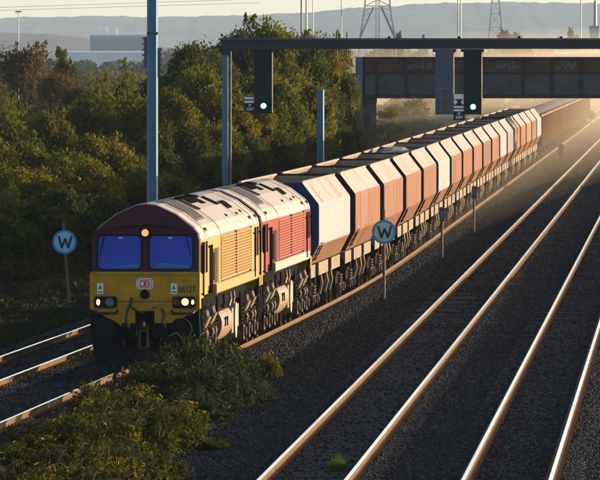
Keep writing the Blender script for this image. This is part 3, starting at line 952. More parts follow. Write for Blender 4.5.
def place(t, Y, L):
    y0, y1 = Y, Y + L
    x0, x1 = TRACKS['train'](y0), TRACKS['train'](y1)
    t.location = (x0, y0, 0)
    t.rotation_euler = (0, 0, -math.atan2(x1 - x0, y1 - y0))

Y0 = 205.6
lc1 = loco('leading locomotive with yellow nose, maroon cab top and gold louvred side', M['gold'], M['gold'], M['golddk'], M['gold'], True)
place(lc1, Y0, 21.4)
lc2 = loco('second locomotive with bright red louvred side, between gold engine and hoppers', M['red'], M['redslat'], M['red'], M['valance'], False)
place(lc2, Y0 + 21.5, 21.4)

# ------------------------------------------------------------------ hopper wagons
WL = 19.4
def wagon_bogie_mesh():
    b = MB().use(M['bogie'])
    for s in (-1, 1):
        prof = [(-1.55, .62), (-1.3, .45), (-.75, .5), (-.45, .35), (.45, .35), (.75, .5), (1.3, .45), (1.55, .62), (1.5, .78), (.6, .92), (-.6, .92), (-1.5, .78)]
        b.prism(prof, s * 1.0 - .06, s * 1.0 + .06, 'x')
    b.box(-.94, .94, -.2, .2, .5, .9)
    return b.mesh('bogie_frame')
WB = wagon_bogie_mesh()
axb = MB().use(M['iron'])
axb.prism([(-.17, .34), (.17, .34), (.2, .6), (-.2, .6)], 1.07, 1.18, 'x')
axb.tube((1.18, 0, .46), (1.23, 0, .46), .1, .09, 10)
AXB = axb.mesh('axle_box')
spg = MB().use(M['iron'])
coil(spg, 1.1, 0, .5, .84, .075, 4)
SPG = spg.mesh('coil_spring')

def hopper(bodym, endm, loadh=None):
    t = empty('hopper_wagon')
    y0, y1 = 1.55, WL - 1.55
    out = [(1.04, 1.44), (1.325, 1.99), (1.325, 3.165), (.88, 3.74)]
    inn = [(.84, 3.74), (1.28, 3.13), (1.28, 2.06), (1.02, 1.5)]
    for s in (1, -1):
        # upper chamfer dusted pale, side panel, lower slope: three pieces
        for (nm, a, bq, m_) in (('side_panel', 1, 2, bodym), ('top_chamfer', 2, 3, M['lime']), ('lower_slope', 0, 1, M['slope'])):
            o1, o2 = out[a], out[bq]
            k = {1: (2, 1), 2: (1, 0), 0: (3, 2)}[a]
            i1, i2 = inn[k[0]], inn[k[1]]
            b = MB()
            v = [(s * p[0], y, p[1]) for y in (y0 + .05, y1 - .05) for p in (o1, o2, i2, i1)]
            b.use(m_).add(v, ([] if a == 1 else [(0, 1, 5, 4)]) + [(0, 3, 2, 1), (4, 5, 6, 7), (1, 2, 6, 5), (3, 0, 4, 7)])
            b.use(M['inside']).add([v[2], v[3], v[7], v[6]], [(0, 1, 2, 3)])
            if a == 1:      # the side bulges between rolled edges
                ed = [(1.325, 1.99), (1.343, 2.03), (1.35, 2.09), (1.35, 3.07), (1.343, 3.12), (1.325, 3.165)]
                w_ = [(s * p[0], y, p[1]) for y in (y0 + .05, y1 - .05) for p in ed]
                b.use(m_).add(w_, [(i, i + 1, i + 7, i + 6) for i in range(5)] + [(0, 1, 2, 3, 4, 5), (11, 10, 9, 8, 7, 6)])
            b.build(nm, None, t)
    rbm = MB().use(bodym).box(1.3485, 1.3525, -.03, .03, 2.1, 3.06).mesh('rib')
    for k in range(7):
        link('rib', rbm, t, (0, y0 + .9 + k * (y1 - y0 - 1.8) / 6, 0))
    pass
    # inner floor
    fl = MB().use(M['inside']); fl.box(-1.01, 1.01, y0 + .06, y1 - .06, 1.5, 1.56); fl.build('hopper_floor', None, t)
    full = out + [(-x, z) for x, z in out[::-1]]
    for (ya, yb) in ((y0, y0 + .05), (y1 - .05, y1)):
        e = MB().use(endm); e.prism(full[::-1], ya, yb)
        q_ = [(x * .955, z - .02) for x, z in full]
        yi = yb + .004 if ya == y0 else ya - .004
        e.use(M['inside']).add([(x, yi, z) for x, z in q_], [tuple(range(len(q_)))])
        e.build('end_plate', None, t)
    # top rim rails
    for s in (1, -1):
        MB().use(M['inside']).box(min(s * .82, s * .9), max(s * .82, s * .9), y0 + .05, y1 - .05, 3.742, 3.79).build('rim', None, t)
    if loadh:
        l = MB().use(M['load'])
        n = 30
        v, f_ = [], []
        rr_ = random.Random(loadh * 100)
        for i in range(n + 1):
            yy = y0 + .2 + (y1 - y0 - .4) * i / n
            for j in range(7):
                xx = -1.0 + 2.0 * j / 6
                hump = math.exp(-((i / n - .5) * 3.2) ** 2)
                v.append((xx, yy, loadh + .55 * hump * (1 - (xx) ** 2) + rr_.uniform(-.04, .04)))
        for i in range(n):
            for j in range(6):
                f_.append((i * 7 + j, i * 7 + j + 1, (i + 1) * 7 + j + 1, (i + 1) * 7 + j))
        l.add(v, f_); l.build('stone_load', None, t)
    # underframe with pale sill panels and dark doors between
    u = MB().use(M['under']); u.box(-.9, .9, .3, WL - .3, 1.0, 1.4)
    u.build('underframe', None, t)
    for s in (1, -1):
        for (ya, yb) in ((.7, 4.4), (6.1, 10.9), (12.6, 17.2)):
            x0, x1 = sorted((s * .92, s * 1.08))
            MB().use(M['sill']).box(x0, x1, ya, yb, 1.06, 1.415).build('sill_panel', None, t)
    # ladder and handrails at the near right corner
    ld = MB().use(M['black'])
    for (ya) in (1.9, 3.0):
        ld.path([(1.14, ya, 1.55), (1.30, ya, 1.86), (1.36, ya, 2.0)], .016, 5)
    for k in range(4):
        z_ = 1.6 + k * .15; x_ = 1.2 + (z_ - 1.6) * .45
        ld.tube((x_, 1.9, z_), (x_, 3.0, z_), .012, n=5)
    ld.build('ladder', None, t)
    for yb in (2.9, WL - 2.9):
        bg_ = empty('bogie'); bg_.parent = t; bg_.location = (0, yb, 0)
        link('bogie_frame', WB, bg_)
        for dy in (-1.0, 1.0):
            for s in (1, -1):
                link('wheel', W_WAG, bg_, (s * .74, dy, .46), (0, 0, 0 if s > 0 else math.pi))
                a = link('axle_box', AXB, bg_, (0, dy, 0)); a.scale = (s, 1, 1)
        for s in (1, -1):
            for q in (-.13, .13):
                a = link('coil_spring', SPG, bg_, (0, q, 0)); a.scale = (s, 1, 1)
    for y_ in (6.2, 8.8, 11.2, 13.4):
        p_ = MB().use(M['bogie']); p_.prism([(y_ - .3, 1.05), (y_ + .3, 1.05), (y_ + .1, .55), (y_ - .1, .55)], .75, .98, 'x')
        p_.build('discharge_door', None, t)
    for y_ in (7.4, 10.2, 12.5):
        MB().use(M['tank']).path([(1.05, y_, 1.1), (1.1, y_ + .1, .8), (1.02, y_ + .2, .5)], .04, 6).build('lever', None, t)
    for (yb, sg) in ((.3, -1), (WL - .3, 1)):
        for s in (1, -1):
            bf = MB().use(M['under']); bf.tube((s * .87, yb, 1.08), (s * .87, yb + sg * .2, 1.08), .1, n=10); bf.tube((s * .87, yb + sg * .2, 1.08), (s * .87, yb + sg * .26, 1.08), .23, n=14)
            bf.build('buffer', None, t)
    return t

KIND = {'cream': ('cream', 'endblue', 'cream white hopper with blue end'), 'terra': ('terra', 'endmaroon', 'terracotta hopper with maroon end'),
        'mauve': ('mauve', 'endmaroon', 'mauve brown hopper'), 'grey': ('grey', 'endblue', 'warm grey hopper'), 'peach': ('peach', 'endmaroon', 'pale peach hopper')}
seq = ['cream', 'terra', 'terra', 'terra', 'terra', 'cream', 'terra', 'terra', 'terra', 'mauve', 'terra', 'cream', 'grey', 'peach', 'terra', 'peach', 'terra', 'cream']
ORD = ['first', 'second', 'third', 'fourth', 'fifth', 'sixth', 'seventh', 'eighth', 'ninth', 'tenth', 'eleventh', 'twelfth', 'thirteenth', 'fourteenth', 'fifteenth', 'sixteenth', 'seventeenth', 'eighteenth']
protos = {}
WY = Y0 + 43.3
for i, k in enumerate(seq):
    key = k + ('_loaded' if i == 4 else '')
    if key not in protos:
        o = hopper(M[KIND[k][0]], M[KIND[k][1]], 3.35 if i == 4 else None)
        protos[key] = o
    else:
        o = copy_tree(protos[key])
    place(o, WY + i * WL, WL)
    tag(o, '%s, %s wagon behind the locomotives' % (KIND[k][2], ORD[i]), 'hopper wagon', 'hopper wagons of the train')

# open box wagons at the tail
BL = 17.0
def boxwagon():
    t = empty('box_wagon')
    for s in (1, -1):
        b = MB().use(M['boxwagon'])
        x0, x1 = sorted((s * 1.22, s * 1.3)); b.box(x0, x1, .5, BL - .5, 1.25, 3.2); b.build('side_wall', None, t)
        rb_ = MB().use(M['boxwagon']).box(0, .1, 0, .14, 1.25, 3.18).mesh('rib')
        for k in range(9):
            link('rib', rb_, t, (1.302 if s > 0 else -1.402, .6 + k * (BL - 1.3) / 8, 0))
        x0, x1 = sorted((s * 1.2, s * 1.34)); MB().use(M['boxwagon']).box(x0, x1, .48, BL - .48, 3.205, 3.3).build('top_rail', None, t)
    for (a, c) in ((.42, .498), (BL - .498, BL - .42)):
        MB().use(M['boxwagon']).box(-1.3, 1.3, a, c, 1.25, 3.2).build('end_wall', None, t)
    l = MB().use(M['load']); v, f_ = [], []
    rr_ = random.Random(5)
    for i in range(31):
        for j in range(7):
            xx = -1.19 + 2.38 * j / 6
            v.append((xx, .55 + (BL - 1.1) * i / 30, 3.0 + .3 * math.cos(xx * 1.2) + .12 * math.sin(i * .9) + rr_.uniform(-.05, .05)))
    for i in range(30):
        for j in range(6): f_.append((i * 7 + j, i * 7 + j + 1, (i + 1) * 7 + j + 1, (i + 1) * 7 + j))
    l.add(v, f_); l.build('stone_load', None, t)
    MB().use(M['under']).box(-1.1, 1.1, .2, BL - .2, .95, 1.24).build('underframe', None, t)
    for yb in (2.4, BL - 2.4):
        bg_ = empty('bogie'); bg_.parent = t; bg_.location = (0, yb, 0)
        link('bogie_frame', WB, bg_)
        for dy in (-1.0, 1.0):
            for s in (1, -1):
                link('wheel', W_WAG, bg_, (s * .74, dy, .46), (0, 0, 0 if s > 0 else math.pi))
                a = link('axle_box', AXB, bg_, (0, dy, 0)); a.scale = (s, 1, 1)
    return t
BY = WY + len(seq) * WL + .3
bw = boxwagon()
for i in range(18):
    o = bw if i == 0 else copy_tree(bw)
    place(o, BY + i * BL, BL)
    lab = 'ochre open box wagon coupled right behind the last hopper' if i == 0 else 'ochre ribbed box wagon with stone load, %s behind the last hopper' % ORD[i]
    tag(o, lab, 'box wagon', 'box wagons at the tail')

# ------------------------------------------------------------------ signs, posts and cabinets
def disc_sign(label, px, base_y, cy, Y, lean=0.0, face=True, r=.37, group='round W boards'):
    t = empty('whistle_board', (gx(px, Y), Y, gz(base_y, Y) - .3))
    tag(t, label, 'sign', group)
    h = gz(cy, Y) - t.location.z
    tx = lean * h
    MB().use(M['postdark']).tube((0, .05, 0), (tx * 1.25, .05, h * (1.32 if face else 1.0)), .045, .04, 8).build('post', None, t)
    MB().use(M['signblue'] if face else M['postdark']).tube((tx, .0, h), (tx, -.02, h), r, r, 40).build('disc_border', None, t)
    if face:
        d = MB().use(M['signface']).tube((tx, -.021, h), (tx, -.026, h), r * .82, r * .82, 40).build('disc_face', None, t)
        lettering('W', .34, M['letter'], d, (tx, -.028, h), sx=1.0, weight=.2)
    MB().use(M['postdark']).box(tx - .12, tx + .12, .0, .1, h - .06, h + .06).build('bracket', None, t)
    return t
disc_sign('round white board tinted shade blue with black W, on leaning post in the grass', 69, 293, 242, 276, -.075)
disc_sign('round white board tinted shade blue with black W, standing right of the hopper wagons', 384, 293, 232, 277, 0)
disc_sign('small dark round board far off by the rails at the right edge', 591, 128, 115, 912, 0, False, .42)

def cabinet_post(label, px, base_y, top_y, Y):
    t = empty('marker_post', (gx(px, Y), Y, gz(base_y, Y) - .15))
    tag(t, label, 'post', 'slim marker posts')
    h = gz(top_y, Y) - t.location.z
    MB().use(M['postdark']).tube((0, 0, 0), (0, 0, h), .045, n=8).build('post', None, t)
    hd = MB().use(M['postdark']); hd.bbox(-.09, .09, -.22, .22, h - .55, h, .03); hd.build('head', None, t)
    MB().use(M['galv']).box(-.11, .11, -.24, -.2, h - .4, h - .15).build('plate', None, t)
    return t
cabinet_post('slim rusty marker post beside the train, nearer one, right of the W board', 442, 253, 207, 332)
cabinet_post('slim marker post beside the train, farther of the two', 474, 228, 186, 380)
t = empty('trackside_cabinet', (gx(561, 640), 640, -.3)); tag(t, 'small grey trackside cabinet on a plinth beside the far hoppers', 'cabinet')
MB().use(M['postdark']).bbox(-.32, .32, -.2, .25, 0, .35, .03).build('plinth', None, t)
MB().use(M['postdark']).bbox(-.19, .17, -.15, .15, .35, 1.25, .03).build('box', None, t)
MB().use(M['galv']).box(.08, .14, -.17, -.15, .7, .85).build('handle', None, t)

# masts left of the tracks
def mast(label, px, Y, top, w, brackets):
    t = empty('steel_mast', (gx(px, Y), Y, -.7)); tag(t, label, 'mast', 'galvanised masts by the left track')
    b = MB().use(M['galv'])
    hw = w / 2
    H_ = top + .7
    c = hw * .3
    b.prism([(-hw + c, -hw), (hw - c, -hw), (hw, -hw + c), (hw, hw - c), (hw - c, hw), (-hw + c, hw), (-hw, hw - c), (-hw, -hw + c)], 0, H_, 'z')
    b.build('shaft', None, t)
    MB().use(M['postdark']).box(-hw * 1.7, hw * 1.7, -hw * 1.7, hw * 1.7, -.1, .25).build('base_plate', None, t)
    if brackets:
        for (s, z0, z1) in ((-1, gz(68, Y), gz(37, Y)), (1, gz(77, Y), gz(48, Y))):
            x0, x1 = sorted((s * (hw + .003), s * (hw + .10)))
            k = MB().use(M['signalblue']).box(x0, x1, -.1, .1, z0 + .7, z1 + .7).build('cable_bracket', None, t)
            for j in range(6):
                z = z0 + .75 + (z1 - z0 - .1) * j / 5
                x2 = sorted((s * (hw + .10), s * (hw + .17)))
                MB().use(M['galv']).box(x2[0], x2[1], -.06, .06, z - .03, z + .03).build('bolt', None, k)
        MB().use(M['postdark']).box(-hw - .004, hw + .004, -hw - .004, hw + .004, gz(34, Y) + .67, gz(32, Y) + .7).build('band', None, t)
    return t
mast('tall galvanised mast rising out of the picture behind the leading locomotive', 152.5, 307, 13.5, .37, True)
mast('shorter galvanised post among the trees, right of the left signal', 320.5, 442, 5.6, .36, False)

# ------------------------------------------------------------------ signal gantry
GY = 350.0
t = empty('signal_gantry', (gx(227, GY), GY, -.7)); tag(t, 'dark steel signal gantry beam on a galvanised post spanning the tracks', 'gantry')
X0 = t.location.x
zb0, zb1 = gz(49, GY) + .7, gz(38.2, GY) + .7
p = MB().use(M['galv'])
p.prism([(-.17, -.2), (.02, -.2), (.05, -.17), (.05, .2), (-.19, .2), (-.19, -.18)], 0, zb0 - .25, 'z')
p.build('post', None, t)
MB().use(M['sill']).tube((.13, -.1, 0), (.13, -.1, zb0 - .05), .05, n=10).build('cable_conduit', None, t)
MB().use(M['beam']).box(-.2, .12, -.24, .24, zb0 - .25, zb0 - .004).build('post_head', None, t)
xr = gx(760, GY) - X0
bm_ = MB().use(M['beam'])
bm_.box(-.2, xr, -.3, .3, zb0, zb1 - .06)
bm_.build('beam', None, t)
MB().use(M['signalblue']).box(-.24, xr, -.36, .36, zb1 - .058, zb1).build('beam_flange', None, t)  # skylight on the top plate put into its bluer colour
k_ = xr + .2
MB().use(M['galv']).box(xr - .3, xr, -.2, .2, 0, zb0 - .004).build('far_post', None, t)
for i in range(1, 20):
    x_ = -.2 + i * k_ / 20
    MB().use(M['beam']).box(x_ - .02, x_ + .02, -.33, -.302, zb0, zb1 - .062).build('stiffener', None, t)
for px_ in (337, 347):
    x_ = gx(px_, GY) - X0
    MB().use(M['postdark']).tube((x_, .2, zb1 - .7), (x_, .2, gz(31.5, GY) + .7), .03, n=6).build('ladder_upright', None, t)
for px_ in (389, 459, 519, 561):
    x_ = gx(px_, GY) - X0
    MB().use(M['black']).box(x_ - .05, x_ + .05, -.1, .1, zb1, zb1 + .07).build('lifting_lug', None, t)

def signal(label, px0, px1, bot, lit, group='signals hung from the gantry'):
    t = empty('colour_light_signal', (gx((px0 + px1) / 2, GY), GY - .36, gz(bot, GY))); tag(t, label, 'signal', group)
    hw = (px1 - px0) / 2 * GY / F
    top = zb0 - .7 - t.location.z
    MB().use(M['signalblack'] if lit else M['signalblue']).bbox(-hw, hw, -.04, .04, 0, top - .02, .01).build('backboard', None, t)
    MB().use(M['beam']).box(-hw * 1.15, hw * 1.15, -.12, .02, top - .04, top).build('hanger', None, t) if False else MB().use(M['beam']).box(-hw * 1.3, hw * 1.3, .045, .3, top - .12, top - .004).build('hanger', None, t)
    MB().use(M['sill']).prism([(hw + .001, -.045), (hw + .04, .0), (hw + .04, .04), (hw + .001, .04)], .05, top - .1, 'z').build('sunlit_edge', None, t)  # pale strip added to show sunlight along the right edge
    if lit:
        hd = MB().use(M['signalblack']); hd.tube((0.02, -.041, .3), (0.02, -.10, .3), .19, .17, 24)
        h_ = hd.build('lamp_housing', None, t)
        MB().use(M['lamp_green']).tube((0.02, -.101, .3), (.02, -.115, .3), .105, .095, 20).build('lamp_lens', None, h_)
        hood = MB().use(M['signalblack'])
        for i in range(9):
            a0, a1 = R(10 + i * 17.8), R(10 + (i + 1) * 17.8)
            q = [(0.02 + .185 * math.cos(a0), .3 + .185 * math.sin(a0)), (0.02 + .185 * math.cos(a1), .3 + .185 * math.sin(a1))]
            hood.add([(q[0][0], -.1, q[0][1]), (q[1][0], -.1, q[1][1]), (q[1][0], -.3, q[1][1]), (q[0][0], -.3, q[0][1])], [(0, 1, 2, 3)])
        hood.build('hood', None, h_)
    else:
        MB().use(M['galv']).bbox(-.17, .17, -.07, -.041, .12, 1.02, .015).build('access_door', None, t)
        MB().use(M['postdark']).bbox(-.14, .14, -.085, -.071, .16, .98, .01).build('door_panel', None, t)
    return t
signal('black signal with green light on the gantry, left one above the trees', 254, 272, 113.5, True)
signal('blue grey blank cabinet panel hung from gantry beside the right signal', 435.2, 453.2, 114.5, False)
signal('black signal with green light on the gantry, right one in front of bridge', 463.4, 481.2, 114.5, True)
def plate_stack(label, px, top, rows):
    t = empty('signal_plate', (gx(px, GY), GY - .36, gz(top, GY))); tag(t, label, 'plate', 'identification plates by the signals')
    tot = sum(r[0] for r in rows)
    MB().use(M['signalblack']).box(-.22, .22, -.02, .0, -tot - .04, 0).build('backing', None, t)
    z = 0
    for (h, kind, txt) in rows:
        if kind == 'white':
            MB().use(M['white']).box(-.21, .21, -.03, -.021, z - h + .03, z - .02).build('plate', None, t)
            if txt: lettering(txt, h * .6, M['letter'], t, (0, -.034, z - h / 2), off=.004)
        elif kind == 'black':
            lettering(txt, h * .62, M['white'], t, (0, -.024, z - h / 2), weight=.18, sx=.9)
        else:
            m_ = MB().use(M['white'])
            for s in (-1, 1):
                m_.add([(s * .06, -.03, z - h / 2), (s * .15, -.03, z - .02), (s * .25, -.03, z - h / 2), (s * .15, -.03, z - h + .02)], [(0, 1, 2, 3)])
            m_.build('diamond', None, t)
            lettering('X', h * .55, M['letter'], t, (0, -.036, z - h / 2), weight=.26)
        z -= h
    return t
plate_stack('small stack of white strips and dark number plate left of left signal', 250, 96.5, [(.14, 'white', ''), (.14, 'white', ''), (.13, 'black', 'CF'), (.15, 'black', '3207')])
plate_stack('stack of white plates with a diamond pair between the right signal heads', 459, 93.5, [(.2, 'white', ''), (.0001, 'white', ''), (.26, 'x', ''), (.13, 'white', ''), (.13, 'white', ''), (.13, 'black', 'CF'), (.15, 'black', '3207')])

# ------------------------------------------------------------------ road bridge
BRY = 512.0
t = empty('road_bridge', (gx(357, BRY), BRY, -.8)); tag(t, 'old riveted steel girder bridge crossing over the train', 'bridge')
X0 = t.location.x
zt, zm, zl = gz(57, BRY) + .8, gz(73.5, BRY) + .8, gz(97, BRY) + .8
L_ = 34.0
xs0 = gx(363.5, BRY) - X0
web = MB().use(M['brgdark']); web.box(xs0, L_, .06, .3, zl, zt - .12); web.build('girder_web', None, t)
for (za, zb_, y_) in ((zt - .12, zt, -.12), (zm - .05, zm + .05, -.03), (zl - .08, zl + .1, -.1)):
    MB().use(M['brgdark']).box(xs0 - .2, L_, y_, .4, za, zb_).build('flange', None, t)
pitch = 62.5 * BRY / F
k = 0
x_ = gx(377, BRY) - X0
edges = [gx(v, BRY) - X0 for v in (363.5, 377, 406, 468, 523, 552, 581, 610, 640, 670, 700)]
edges = [e for e in edges if e < L_] + [L_]
for a, b in zip(edges[:-1], edges[1:]):
    if b - a < .5: continue
    MB().use(M['brgrust']).box(a + .06, b - .06, .0, .058, zm + .07, zt - .14).build('upper_panel', None, t)
    MB().use(M['brgblue']).box(a + .07, b - .07, -.02, .058, zl + .12, zm - .07).build('lower_panel', None, t)
    MB().use(M['brgdark']).box(b - .05, b + .05, -.09, .06, zl + .104, zm - .054).build('stiffener', None, t)
    MB().use(M['brgdark']).box(b - .05, b + .05, -.09, .06, zm + .054, zt - .124).build('stiffener', None, t)
# graffiti scrawls
rg = random.Random(9)
for (pa, pb) in ((407, 432), (496, 522), (556, 578)):
    g = MB().use(M['graffiti'])
    for j in range(4):
        xa = gx(pa, BRY) - X0 + (pb - pa) * BRY / F * j / 4
        pts = [(xa + (pb - pa) * BRY / F / 4 * (i / 9.0) + rg.uniform(-.06, .06), -.004, zm + .2 + (.5 + .3 * math.sin(i * 2.3 + j)) * rg.uniform(.1, 1.0) * .8) for i in range(9)]
        g.path(pts, .014, 4)
    g.build('graffiti', None, t)
# deck, second girder, abutment
MB().use(M['brgdark']).box(xs0, L_, .42, 8.0, zm - .3, zm - .06).build('deck', None, t)
MB().use(M['brgrust']).box(xs0, L_, 8.0, 8.3, zl, zt).build('far_girder', None, t)
ab = MB().use(M['brick'])
ab.box(gx(357, BRY) - X0 - 2.2, gx(376.5, BRY) - X0, .5, 8.0, 0, zl - .004)
ab.box(gx(357, BRY) - X0 - 2.2, gx(357, BRY) - X0 + .2, -.2, 8.0, zl, zm)
ab.build('abutment', None, t)
MB().use(M['brick']).box(gx(355, BRY) - X0 - 2.5, gx(377, BRY) - X0, .42, 8.1, zl - .35, zl - .006).build('coping', None, t)
MB().use(M['galv']).box(gx(355.5, BRY) - X0, gx(362.5, BRY) - X0, -.24, .2, 0, zt).build('pilaster', None, t)
MB().use(M['brick']).box(L_ - .01, L_ + 3, -.1, 8.3, 0, zl - .01).build('far_abutment', None, t)
# approach embankment is plain ground beyond the abutment

# ------------------------------------------------------------------ vegetation
def leaf_quads(cent, size, rgen, elong=1.5, up=None):
    n = len(cent)
    d = rgen.normal(size=(n, 3))
    if up is not None: d = d + up
    d /= np.linalg.norm(d, axis=1)[:, None]
    e = rgen.normal(size=(n, 3))
    e -= (e * d).sum(1)[:, None] * d
    e /= np.linalg.norm(e, axis=1)[:, None]
    s = size * (0.5 + 1.1 * rgen.random(n) ** 2)[:, None]
    a, b = d * s * elong * .5, e * s * .5
    v = np.stack([cent - a, cent + b * .9 - a * .1, cent + a, cent - b * .9 - a * .1], 1).reshape(-1, 3)
    q = np.arange(4 * n).reshape(n, 4)
    return v, q

def crown(h, w, seed, n=16000, leaf=.15, lobes=26, base=.12, inner=.55, shape=1.0):
    """leaves spread through lobes set round an uneven envelope"""
    g = np.random.default_rng(seed)
    pts = []
    L_ = []
    for i in range(lobes):
        z = base + (1 - base) * (g.random() ** .8)
        prof = math.sqrt(max(.02, 1 - ((z - .45) / .60) ** 2)) if z > .45 else (.70 + .3 * z / .45)
        a = g.random() * 2 * math.pi
        r = w * prof * shape * (inner + (1 - inner) * g.random()) * .78
        L_.append((r * math.cos(a), r * math.sin(a), z * h * .88, (.16 + .14 * g.random()) * w * 1.05 + .25))
    per = n // lobes
    for (x, y, z, rad) in L_:
        k = int(per * (.6 + .8 * g.random()))
        d = g.normal(size=(k, 3)); d /= np.linalg.norm(d, axis=1)[:, None]
        rr_ = rad * (.45 + .62 * g.random(k) ** .6)
        # twig clusters: pull leaves to sub-centres
        sub = d[g.integers(0, max(1, k // 14), k)] if k > 20 else d
        d2 = d * .38 + sub * .75
        p_ = np.array([x, y, z]) + d2 * rr_[:, None] * np.array([1, 1, .85])
        pts.append(p_)
    # sprays that break the outline
    for i in range(lobes):
        x, y, z, rad = L_[g.integers(0, lobes)]
        d = g.normal(size=3); d[2] = abs(d[2]) * .6; d /= np.linalg.norm(d)
        k = per // 9
        tt = g.random(k)
        p_ = np.array([x, y, z]) + d * rad * (.75 + .42 * tt)[:, None] + g.normal(size=(k, 3)) * .13 * (1.3 - tt)[:, None]
        pts.append(p_)
    c = np.concatenate(pts)
    c = c[c[:, 2] > .05]
    return leaf_quads(c, leaf, g), L_

def tree_proto(name, h, w, seed, leafm, **kw):
    t = empty(name)
    (v, q), L_ = crown(h, w, seed, **kw)
    link('crown', np_mesh('crown', v, q, M[leafm]), t)
    b = MB().use(M['bark'])
    g = random.Random(seed)
    b.tube((0, 0, -.6), (g.uniform(-.1, .1), g.uniform(-.1, .1), h * .45), .035 * h * .6 + .05, .03 * h * .4 + .02, 8)
    top = (0, 0, h * .4)
    for (x, y, z, rad) in L_[::2]:
        z0 = h * g.uniform(.12, .42)
        mid = (x * .45, y * .45, (z0 + z) / 2 + .1 * h * .3)
        b.tube((0, 0, z0), mid, .012 * h * .5 + .015, .01 * h * .4 + .01, 5)
        b.tube(mid, (x, y, z), .01 * h * .4 + .01, .008, 5)
    b.build('trunk', None, t)
    return t

# a low bare twiggy autumn tree
def twiggy(name, h, w, seed):
    t = empty(name)
    (v, q), L_ = crown(h, w, seed, n=15000, leaf=.13, lobes=34, base=.15, inner=.35)
    link('crown', np_mesh('crown', v, q, M['leafbrown']), t)
    b = MB().use(M['bark'])
    g = random.Random(seed)
    b.tube((0, 0, -.6), (0, 0, h * .35), .22, .14, 8)
    for (x, y, z, rad) in L_:
        b.tube((0, 0, h * g.uniform(.15, .35)), (x * .6, y * .6, z * .75), .07, .04, 5)
        for k in range(5):
            e = (x + g.gauss(0, rad * .6), y + g.gauss(0, rad * .6), z + abs(g.gauss(0, rad * .3)))
            b.tube((x * .6, y * .6, z * .75), e, .035, .01, 4)
    b.build('trunk', None, t)
    return t

PROTO = {}
def get(kind):
    if kind not in PROTO:
        PROTO[kind] = {
            'bushA': lambda: tree_proto('scrub_bush', 4.0, 2.3, 21, 'leafdark', n=22000, leaf=.105, lobes=30, base=.05),
            'bushB': lambda: tree_proto('scrub_bush', 4.0, 2.4, 22, 'leafgreen', n=22000, leaf=.105, lobes=30, base=.05),
            'bushC': lambda: tree_proto('scrub_bush', 4.0, 2.2, 23, 'leafolive', n=22000, leaf=.10, lobes=30, base=.05),
            'treeA': lambda: tree_proto('broadleaf_tree', 9.0, 3.6, 31, 'leafgreen', n=42000, leaf=.135, lobes=44, base=.12),
            'treeB': lambda: tree_proto('broadleaf_tree', 9.0, 3.4, 32, 'leafolive', n=42000, leaf=.135, lobes=40, base=.12),
            'treeC': lambda: tree_proto('broadleaf_tree', 9.0, 3.8, 33, 'leafdark', n=42000, leaf=.135, lobes=48, base=.10),
            'brown': lambda: twiggy('autumn_tree', 8.0, 3.8, 41),
            'farA': lambda: tree_proto('distant_tree', 9.0, 3.8, 51, 'leafgreen', n=12000, leaf=.24, lobes=26, base=.08),
            'farB': lambda: tree_proto('distant_tree', 9.0, 3.4, 52, 'leafolive', n=12000, leaf=.24, lobes=24, base=.08),
        }[kind]()
        PROTO[kind]['used'] = 0
        return PROTO[kind]
    return copy_tree(PROTO[kind])
HB = {'bushA': 4.0, 'bushB': 4.0, 'bushC': 4.0, 'treeA': 9.0, 'treeB': 9.0, 'treeC': 9.0, 'brown': 8.0, 'farA': 9.0, 'farB': 9.0}
WBB = {'bushA': 2.3, 'bushB': 2.4, 'bushC': 2.2, 'treeA': 3.6, 'treeB': 3.4, 'treeC': 3.8, 'brown': 3.8, 'farA': 3.8, 'farB': 3.4}
rp_ = random.Random(77)
def veg(kind, px, top, halfpx, Y, label, cat, group, base=-.3):
    o = get(kind)
    if 'used' in o: del o['used']
    o.location = (gx(px, Y), Y, base)
    h = gz(top, Y) - base
    w = halfpx * 1.2 * Y / F
    o.scale = (w / WBB[kind], w / WBB[kind], h / HB[kind] / 1.02)
    o.rotation_euler = (0, 0, rp_.uniform(0, 6.28))
    tag(o, label, cat, group)
    return o

G1, G2, G3 = 'scrub behind the grass verge', 'scrub further back at left', 'tall trees behind the gantry'
LB1 = 'dark leafy bush in the front row of scrub above the grass verge'
LB2 = 'olive green bush in the middle band of scrub at left'
LB3 = 'golden tipped bush in the upper band of scrub at left'
# front row, dark
for (px, top, hw, Y, k) in ((-25, 205, 38, 300, 'bushC'), (12, 222, 34, 296, 'bushA'), (45, 205, 36, 306, 'bushA'), (80, 214, 34, 312, 'bushA'), (112, 200, 36, 318, 'bushA'), (-8, 190, 40, 312, 'bushB'), (60, 190, 40, 322, 'bushA')):
    veg(k, px, top, hw, Y, LB1, 'bush', G1)
# second row
for (px, top, hw, Y, k) in ((-20, 160, 44, 340, 'bushB'), (30, 168, 46, 338, 'bushC'), (78, 160, 46, 344, 'bushC'), (122, 165, 44, 346, 'bushB'), (160, 172, 40, 350, 'bushC'), (5, 138, 44, 362, 'bushC'), (55, 142, 46, 362, 'bushB'), (100, 135, 46, 366, 'bushC'), (145, 138, 42, 368, 'bushA')):
    veg(k, px, top, hw, Y, LB2, 'bush', G2)
for (px, top, hw, Y, k) in ((-15, 108, 46, 395, 'bushB'), (25, 104, 44, 398, 'bushB'), (52, 112, 30, 392, 'bushC'), (85, 100, 44, 405, 'bushC'), (122, 86, 46, 412, 'bushB'), (148, 98, 40, 400, 'bushC')):
    veg(k, px, top, hw, Y, LB3, 'bush', G2)
veg('bushB', 110, 72, 34, 470, 'bright green bush left of the tall mast, below the white shed', 'bush', G2)
veg('bushA', 68, 60, 18, 640, 'small dark round tree in front of the white shed', 'tree', G2)
veg('brown', 26, 40, 42, 560, 'large rounded autumn brown tree at the far left', 'tree', 'autumn trees at left')
